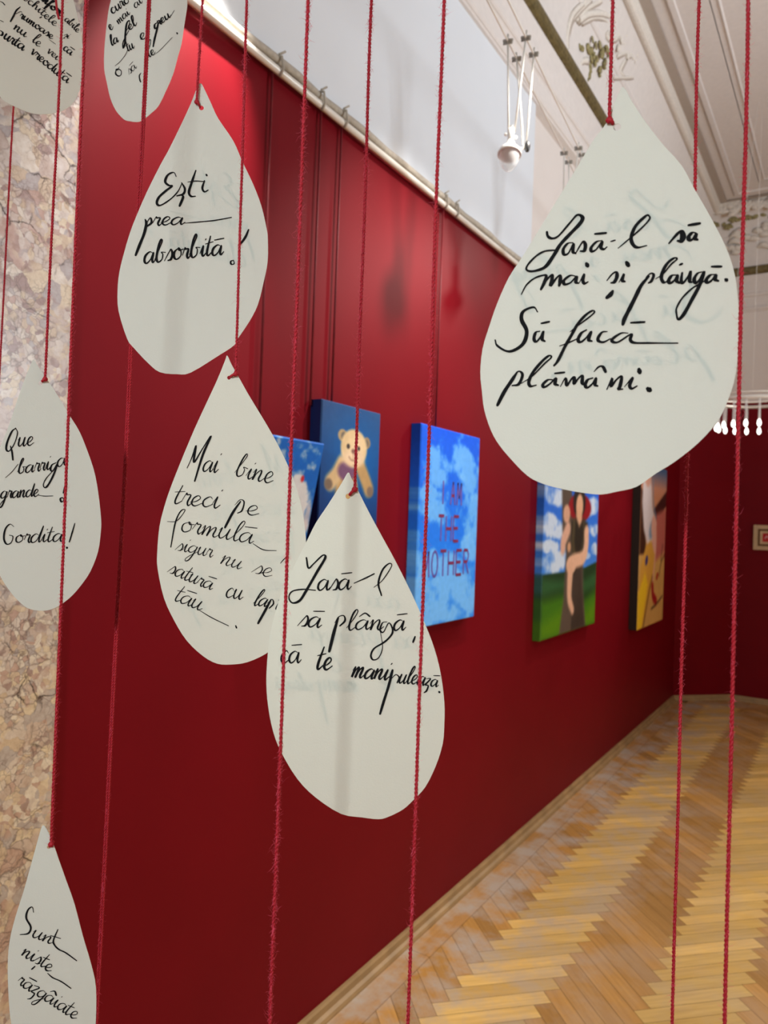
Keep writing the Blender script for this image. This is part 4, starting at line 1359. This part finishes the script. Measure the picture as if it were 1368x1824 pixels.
k5 += word('că', 132, 1000, 238, 1000, 58, .1) + word('te', 308, 1030, 388, 1028, 60, .25, 1.25)
k5 += word('mani', 484, 1068, 668, 1082, 52, .25, 1.1) + [([(672, 1070), (690, 1030), (670, 1110), (645, 1190), (628, 1248)], 1.2), ([(680, 1080), (705, 1055), (722, 1070), (712, 1095)], .8)]
k5 += word('ulea', 716, 1096, 850, 1108, 44, .2, .85) + word('ză', 846, 1108, 912, 1116, 34, .1, .8) + [([(917, 1140)], 1.4)]
D5.write(k5, 3.3)
D5.write(k5, 3.3, 'reverse_handwriting', mirror=True, dy=-.012, lift=.0006)

# --- middle drop on the left of it
D4 = Drop(250, 620, .3179, [(487, 42), (510, 90), (550, 160), (600, 250), (660, 350), (720, 450), (780, 560), (840, 690), (885, 820), (910, 930), (925, 1050), (928, 1200), (915, 1330), (880, 1450), (830, 1560), (770, 1650), (705, 1712), (600, 1760), (510, 1773), (430, 1768), (350, 1725), (260, 1640), (190, 1530), (130, 1400), (95, 1240), (92, 1150), (105, 1000), (135, 880), (165, 790), (220, 650), (300, 460), (360, 330), (430, 180), (475, 70)],
          (497, 166, 11), .69, -16, 'cream paper drop with six handwritten lines starting Mai bine treci', 'paper_cream')
k4 = [([(262, 672), (290, 610), (312, 545), (300, 640), (345, 570), (397, 492), (350, 600), (305, 745)], 1.35)]
k4 += word('ai', 346, 692, 436, 700, 64, .2) + word('bine', 524, 716, 738, 762, 62, .12, .95)
k4 += word('treci', 178, 872, 446, 900, 62, .2) + [([(530, 880), (560, 850), (582, 862), (570, 910), (545, 925)], .9), ([(562, 860), (520, 920), (475, 1005)], 1.5)] + word('e', 590, 930, 664, 946, 58, .1, .9)
k4 += [([(150, 972), (200, 970), (238, 930), (250, 905), (225, 915), (195, 980), (170, 1115)], .9)] + word('ormulă', 222, 1024, 632, 1100, 58, .15, .9) + [([(632, 1096), (690, 1130), (762, 1135)], .8)]
k4 += word('sigur', 196, 1130, 404, 1172, 44, .15, .75) + word('nu', 444, 1206, 562, 1242, 50, .2, .75) + word('se', 622, 1256, 732, 1288, 50, .15, .75) + [([(785, 1206), (800, 1188), (830, 1158)], 1.0)]
k4 += word('satură', 150, 1258, 402, 1358, 46, .1, .85) + word('cu', 474, 1396, 572, 1412, 54, .15, .9) + word('la', 628, 1440, 706, 1452, 46, .3, .95) + [([(712, 1430), (738, 1408), (746, 1432), (722, 1458)], .9), ([(732, 1410), (700, 1470), (660, 1542)], 1.5)] + word('t', 750, 1462, 780, 1468, 46, .3, .9) + [([(765, 1465)], 1)]
k4 += word('tău', 182, 1410, 340, 1474, 56, .1, .85) + [([(330, 1468), (400, 1510), (495, 1556)], .75), ([(535, 1555), (540, 1568)], 1.1)]
D4.write(k4, 2.6)
D4.write(k4, 2.4, 'reverse_handwriting', mirror=True, dy=-.006, lift=.0006)

# --- upper drop
D3 = Drop(180, 130, .3071, [(578, 60), (600, 95), (640, 180), (680, 265), (765, 390), (810, 490), (840, 555), (885, 650), (930, 770), (960, 900), (967, 960), (966, 1090), (945, 1200), (910, 1340), (860, 1440), (800, 1530), (770, 1580), (680, 1640), (520, 1738), (440, 1747), (340, 1735), (270, 1680), (190, 1595), (150, 1540), (100, 1380), (94, 1260), (105, 1150), (135, 1030), (165, 930), (195, 850), (260, 700), (340, 540), (390, 450), (450, 330), (520, 180), (555, 90)],
          (582, 203, 14), .745, -9, 'white paper drop above the middle reading Ești prea absorbită', lean=.01)
k3 = [([(436, 602), (422, 578), (388, 592), (372, 630), (392, 652), (412, 656), (375, 685), (335, 722), (324, 756), (345, 768), (400, 735), (445, 690), (468, 645)], 1.25), ([(468, 638), (486, 672), (478, 702), (440, 714)], 1.1), ([(466, 708), (476, 722), (456, 772)], 1.3),
      ([(550, 567), (525, 640), (510, 692), (522, 716), (548, 716)], 1.2), ([(503, 634), (550, 628), (602, 632)], 1.0), ([(600, 626), (588, 668), (600, 690), (622, 680)], 1.1), ([(610, 590), (614, 596)], 1.3)]
k3 += [([(256, 850), (262, 872), (250, 930), (222, 1000), (200, 1056)], 1.35), ([(262, 872), (286, 840), (292, 868), (268, 888)], 1.1)] + word('rea', 298, 886, 486, 880, 46, .25) + [([(480, 872), (560, 866), (660, 856), (757, 838)], 1.1)]
k3 += word('absorbită', 246, 1104, 712, 1052, 62, .2, 1.15) + [([(856, 908), (835, 955), (800, 1002)], 1.2), ([(768, 1086), (752, 1094), (756, 1110), (772, 1106), (768, 1086)], .9)]
D3.write(k3, 3.0)
D3.write(k3, 3.0, 'reverse_handwriting', mirror=True, dy=.004, lift=.0006)

# --- left drop
D7 = Drop(0, 620, .2686, [(222, 75), (250, 115), (310, 205), (380, 310), (470, 460), (520, 540), (560, 630), (620, 800), (650, 950), (670, 1130), (668, 1220), (650, 1350), (600, 1480), (540, 1570), (480, 1640), (420, 1690), (360, 1725), (290, 1742), (190, 1728), (110, 1665), (50, 1590), (0, 1510), (-60, 1380), (-95, 1220), (-98, 1080), (-80, 920), (-45, 775), (0, 660), (60, 510), (120, 330), (170, 190), (205, 110)],
          (270, 232, 13), .72, -8, 'white paper drop by the marble reading Que barriga grande Gordita')
k7 = [([(104, 532), (78, 555), (48, 625), (42, 672), (62, 682), (95, 635), (116, 565), (104, 530)], 1.2), ([(70, 650), (80, 690), (86, 742)], 1.1)] + word('ue', 116, 652, 222, 646, 56, .2)
k7 += [([(36, 860), (80, 820), (120, 770)], .8)] + word('barri', 112, 832, 336, 806, 52, .25) + [([(372, 760), (345, 775), (335, 805), (350, 815), (378, 770), (360, 830), (325, 900), (300, 926), (288, 905), (310, 860), (365, 800)], 1.2)] + word('a', 380, 788, 448, 772, 56, .2)
k7 += word('grande', 2, 996, 258, 982, 46, .2) + [([(255, 976), (300, 982), (352, 980)], .9), ([(440, 878), (430, 920), (420, 962)], .9), ([(414, 990), (400, 1000), (408, 1020), (424, 1008), (414, 990)], 1.2)]
k7 += [([(92, 1184), (66, 1168), (36, 1200), (26, 1262), (44, 1300), (74, 1290), (86, 1250), (62, 1240)], 1.1)] + word('ordita', 100, 1290, 422, 1282, 54, .2) + [([(496, 1162), (480, 1220), (460, 1286)], .9), ([(442, 1322)], 2.2)]
D7.write(k7, 2.3)

# --- bottom left drop
D8 = Drop(0, 1440, .2105, [(365, 143), (385, 160), (420, 225), (455, 310), (500, 440), (560, 610), (630, 810), (700, 1080), (770, 1320), (810, 1520), (808, 1824), (785, 1960), (730, 2080), (640, 2190), (520, 2250), (400, 2250), (280, 2180), (180, 2060), (120, 1930), (95, 1824), (75, 1640), (65, 1350), (80, 1130), (130, 920), (200, 700), (270, 450), (320, 270), (348, 172)],
          (412, 327, 16), .62, -22, 'white paper drop at bottom left reading Sunt niște răzgâiate')
k8 = [([(286, 878), (274, 832), (238, 858), (224, 925), (262, 1000), (242, 1054), (172, 1066)], 1.2)] + word('un', 264, 1082, 446, 1146, 62, .1) + [([(492, 1022), (455, 1110), (462, 1150), (500, 1190), (560, 1220), (650, 1286)], 1.1), ([(430, 1072), (515, 1098)], 1)]
k8 += word('niște', 178, 1232, 428, 1384, 66, .0, 1.05) + [([(405, 1392), (450, 1430), (520, 1462), (602, 1520)], 1)]
k8 += word('răzgâiate', 144, 1476, 640, 1788, 66, .0, 1.0)
D8.write(k8, 2.4)

# --- two cut off at the top left
D1 = Drop(0, 0, .1206, [(1085, 0), (1120, 130), (1180, 420), (1220, 650), (1225, 900), (1200, 1220), (1130, 1440), (1000, 1590), (830, 1665), (620, 1690), (420, 1660), (110, 1520), (0, 1420), (-180, 1150), (-300, 800), (-330, 400), (-280, 0), (-150, -500), (100, -1050), (330, -1550), (440, -1780), (560, -1560), (760, -1050), (960, -450)],
          (440, -1560, 34), .90, -5, 'paper drop cut off at the top left corner, slanting handwriting over marble', 'paper_cream')
k1 = word('ochițele', 330, -20, 820, 400, 62, -.1, .95) + word('mfort', 600, 0, 900, 250, 60, -.1, 1.7) + word('abile', 950, 300, 1150, 490, 58, -.1, .9) + word('și', 940, 525, 1015, 575, 46, 0, .8)
k1 += [([(300, 105), (240, 160), (200, 240), (155, 320)], 1.2), ([(200, 215), (250, 200), (300, 175), (325, 185)], .8)] + word('rumoase', 285, 250, 770, 590, 62, -.15, 1.1) + [([(730, 590), (820, 655)], .7)] + word('că', 925, 730, 1050, 830, 66, -.1, 1.1)
k1 += word('nu', 195, 430, 380, 560, 74, -.1, 1.1) + word('le', 470, 610, 580, 710, 76, -.1, 1.0) + word('vei', 690, 770, 850, 900, 60, -.1, .9)
k1 += word('urta', 50, 560, 345, 760, 78, -.1, 1.3) + word('vreodută', 445, 790, 1000, 1240, 76, -.15, 1.15) + [([(0, 450), (40, 480), (30, 520), (0, 520)], 1.4), ([(0, 20), (40, 40), (70, 75)], 1), ([(0, 300), (50, 325)], 1)]
D1.write(k1, 2.0)

D2 = Drop(180, 0, .1243, [(1230, 0), (1225, 120), (1190, 350), (1150, 620), (1100, 800), (1030, 1060), (920, 1320), (820, 1520), (720, 1620), (600, 1720), (520, 1748), (400, 1735), (320, 1705), (210, 1580), (130, 1400), (80, 1180), (42, 980), (45, 700), (75, 380), (105, 150), (140, 0), (220, -300), (380, -800), (560, -1300), (640, -1500), (720, -1300), (900, -850), (1100, -420), (1190, -180)],
          (640, -1330, 32), .90, -30, 'narrow turned paper drop beside the top of the red wall reading o să fie', 'paper')
k2 = word('curo', 165, 205, 420, 20, 78, .1, 1.3) + word('mai', 250, 350, 430, 195, 62, .1) + word('ai', 500, 125, 610, 30, 66, .1, .9) + word('e', 140, 440, 190, 400, 80, .1, 1.2) + word('o', 690, 185, 740, 130, 70, .1, 1)
k2 += word('la', 150, 660, 260, 600, 72, .2, 1.2) + [([(345, 480), (400, 380), (410, 300), (370, 340), (350, 500), (345, 620), (318, 690), (320, 600), (400, 440)], 1.5)] + word('el', 410, 445, 525, 350, 70, .2, 1.3)
k2 += word('tu', 385, 740, 490, 680, 74, .15, 1.1) + [([(200, 945), (270, 890), (350, 790), (390, 700)], .9)] + word('e', 590, 590, 680, 510, 84, .1, 1.2)
k2 += [([(800, 330), (770, 360), (775, 410), (805, 390), (825, 320), (800, 440), (770, 560), (750, 670)], 1.5)] + word('reu', 830, 380, 1010, 230, 64, .15, 1.3) + [([(1000, 235), (1050, 150)], 1)]
k2 += [([(640, 830), (690, 700), (715, 590), (695, 580), (665, 700), (640, 850), (635, 915)], 1.1)] + word('ie', 690, 830, 790, 765, 74, .15, 1.1) + [([(770, 782), (850, 720), (1020, 538)], .8), ([(1085, 470), (1095, 485)], 1.4)]
k2 += word('o', 255, 1120, 330, 1020, 104, .1, 1.2) + word('să', 405, 1075, 520, 970, 64, .15, .7) + [([(575, 1050), (552, 1090), (560, 1150), (572, 1180)], 1)]
D2.write(k2, 2.2)

# ------------------------------------------------------------------ red yarn
FUZZ = random.Random(11)
def yarn(top, bottom, label, knot=None, double=False, fuzz=1.0, z_top=2.55, r=.00088, seg_len=.0012):
    """two-ply twisted yarn between two world points, run on upwards to z_top; knot: list of world points of the tie"""
    top, bottom = Vector(top), Vector(bottom)
    d = (top - bottom)
    if z_top is not None and z_top > top.z:
        top = top + d * ((z_top - top.z) / d.z)
    L = (top - bottom).length
    d = (top - bottom).normalized()
    e1 = d.orthogonal().normalized(); e2 = d.cross(e1)
    n = int(L / seg_len)
    rnd_ = random.Random(hash_str(label))
    ph = rnd_.uniform(0, 6)
    wob = [(rnd_.uniform(8, 30), rnd_.uniform(0, 6), rnd_.uniform(.0001, .00035)) for _ in range(4)]
    def centre(s):
        o1 = sum(a * math.sin(f * s + p) for f, p, a in wob[:2])
        o2 = sum(a * math.sin(f * s + p) for f, p, a in wob[2:])
        env = math.sin(math.pi * min(1, max(0, s / L)))
        return bottom + d * s + e1 * o1 * env + e2 * o2 * env
    bm = bmesh.new()
    strands = (0.0, math.pi)
    lanes = [Vector((0, 0, 0))] if not double else [RGT * -.0011, RGT * .0011]
    for lane in lanes:
        for s0 in strands:
            pts = []
            for i in range(n + 1):
                s = L * i / n
                a = ph + s0 + 2 * math.pi * s / .0062
                pts.append(centre(s) + lane * min(1, s / .1 if not double else 1) + (e1 * math.cos(a) + e2 * math.sin(a)) * r * .62)
            tube(bm, pts, r, 5)
    o = mesh_obj('yarn_string', bm, M['yarn'])
    tag(o, label, 'string', 'red yarn strings')
    # loose fibres
    vs, fs = [], []
    for i in range(int(L * 3600 * fuzz)):
        s = rnd_.uniform(0, L)
        a = rnd_.uniform(0, 6.283)
        out = (e1 * math.cos(a) + e2 * math.sin(a))
        p = centre(s) + out * r * 1.1
        ln = min(.006, rnd_.expovariate(1 / .0013)) + .0009
        tip = p + out * ln * rnd_.uniform(.5, 1) + d * ln * rnd_.uniform(-1, 1)
        mid = (p + tip) / 2 + d * rnd_.uniform(-.3, .3) * ln
        wv = out.cross(d) * .00013
        k = len(vs)
        vs += [tuple(p + wv), tuple(p - wv), tuple(mid + wv), tuple(mid - wv), tuple(tip)]
        fs += [(k, k + 1, k + 3, k + 2), (k + 2, k + 3, k + 4)]
    fz = mesh_obj('fuzz', (vs, [], fs), M['fuzz'], o)
    fz['kind'] = 'stuff'
    if knot:
        bm = bmesh.new()
        for pts, rad in knot:
            tube(bm, catmull([tuple(p) for p in pts], 5), rad, 8)
        mesh_obj('knot', bm, M['yarn'], o)
    return o

def knot_for(D, edge_px, hole_px):
    """tie round the edge of the paper, from the string's end to the punched hole"""
    e = on_plane(*edge_px, D.anchor, D.n); h = on_plane(*hole_px, D.anchor, D.n)
    f, bk = D.n * .0022, D.n * -.0018
    v = (e - h)
    h = h + v.normalized() * min(D.hr * .95, v.length * .6)
    v = (e - h)
    k = [([e + f, (e + h) / 2 + f * 1.3, h + f * .7, h, h + bk, (e + h) / 2 + bk, e + v * .12 + bk, e + v * .16, e + f], .0012)]
    for j in range(3):
        a = j * 2.1
        c = e + f * .6
        w1 = D.a * math.cos(a) + D.b * math.sin(a)
        k.append(([c - w1 * .0018 + f * .2, c + f * .7, c + w1 * .0018 + f * .1], .0012))
    return k, e + f

def tied(D, top_px, edge_px, hole_px, label, **kw):
    k, e = knot_for(D, edge_px, hole_px)
    dep = (e - CAM).dot(FWD)
    t_ = at_depth(*top_px, dep)
    return yarn(t_, e, label, knot=k, **kw)

tied(D3, (361, 0), (351, 184), (358, 192), 'red string tied to the drop reading Ești prea absorbită', fuzz=1.6)
tied(D6, (1092, 0), (1086, 217), (1096, 224), 'red string tied to the largest paper drop', fuzz=.5)
tied(D4, (440, 0), (421, 667), (409, 672), 'red string crossing the Ești drop and tied to the Mai bine drop', fuzz=1.5)
tied(D5, (662, 0), (633, 872), (621, 884), 'red string tied to the lowest middle drop', fuzz=1.5)
tied(D7, (112, 0), (81, 676), (73, 681), 'red string over marble tied to the Que barriga drop', fuzz=1.0)
tied(D8, (153, 0), (93, 1502), (88, 1508), 'red string along the marble edge tied to the bottom left drop', fuzz=1.2)
def free(p0, p1, dep, label, **kw):
    return yarn(at_depth(*p0, dep), at_depth(*p1, dep), label, **kw)
free((266, 0), (163, 1980), .805, 'red double string passing behind the Ești drop, left of the middle drops', double=True, fuzz=1.0)
free((549, 0), (475, 1980), .52, 'red string crossing both the Mai bine drop and the lowest middle drop', fuzz=1.4)
free((791, 0), (721, 1980), .515, 'red string crossing the right side of the lowest middle drop', fuzz=1.0)
free((1246, 0), (1193, 1980), .565, 'red string passing behind the largest drop', fuzz=.8)
free((1333, 0), (1287, 1980), .46, 'rightmost red string, in front of the edge of the largest drop', fuzz=.7)
free((28, 120), (-8, 800), 1.0, 'leftmost red string over marble, behind the corner drop', fuzz=1.0)
# loose yarn end over the corner drop
e0, e1_ = at_depth(97, -40, .87), at_depth(105, 34, .87)
bm = bmesh.new()
tube(bm, catmull([tuple(e0), tuple(at_depth(101, 14, .868)), tuple(e1_)], 8), .0013, 8)
tag(mesh_obj('yarn_end', bm, M['yarn']), 'short loose end of dark red yarn over the corner drop', 'string')
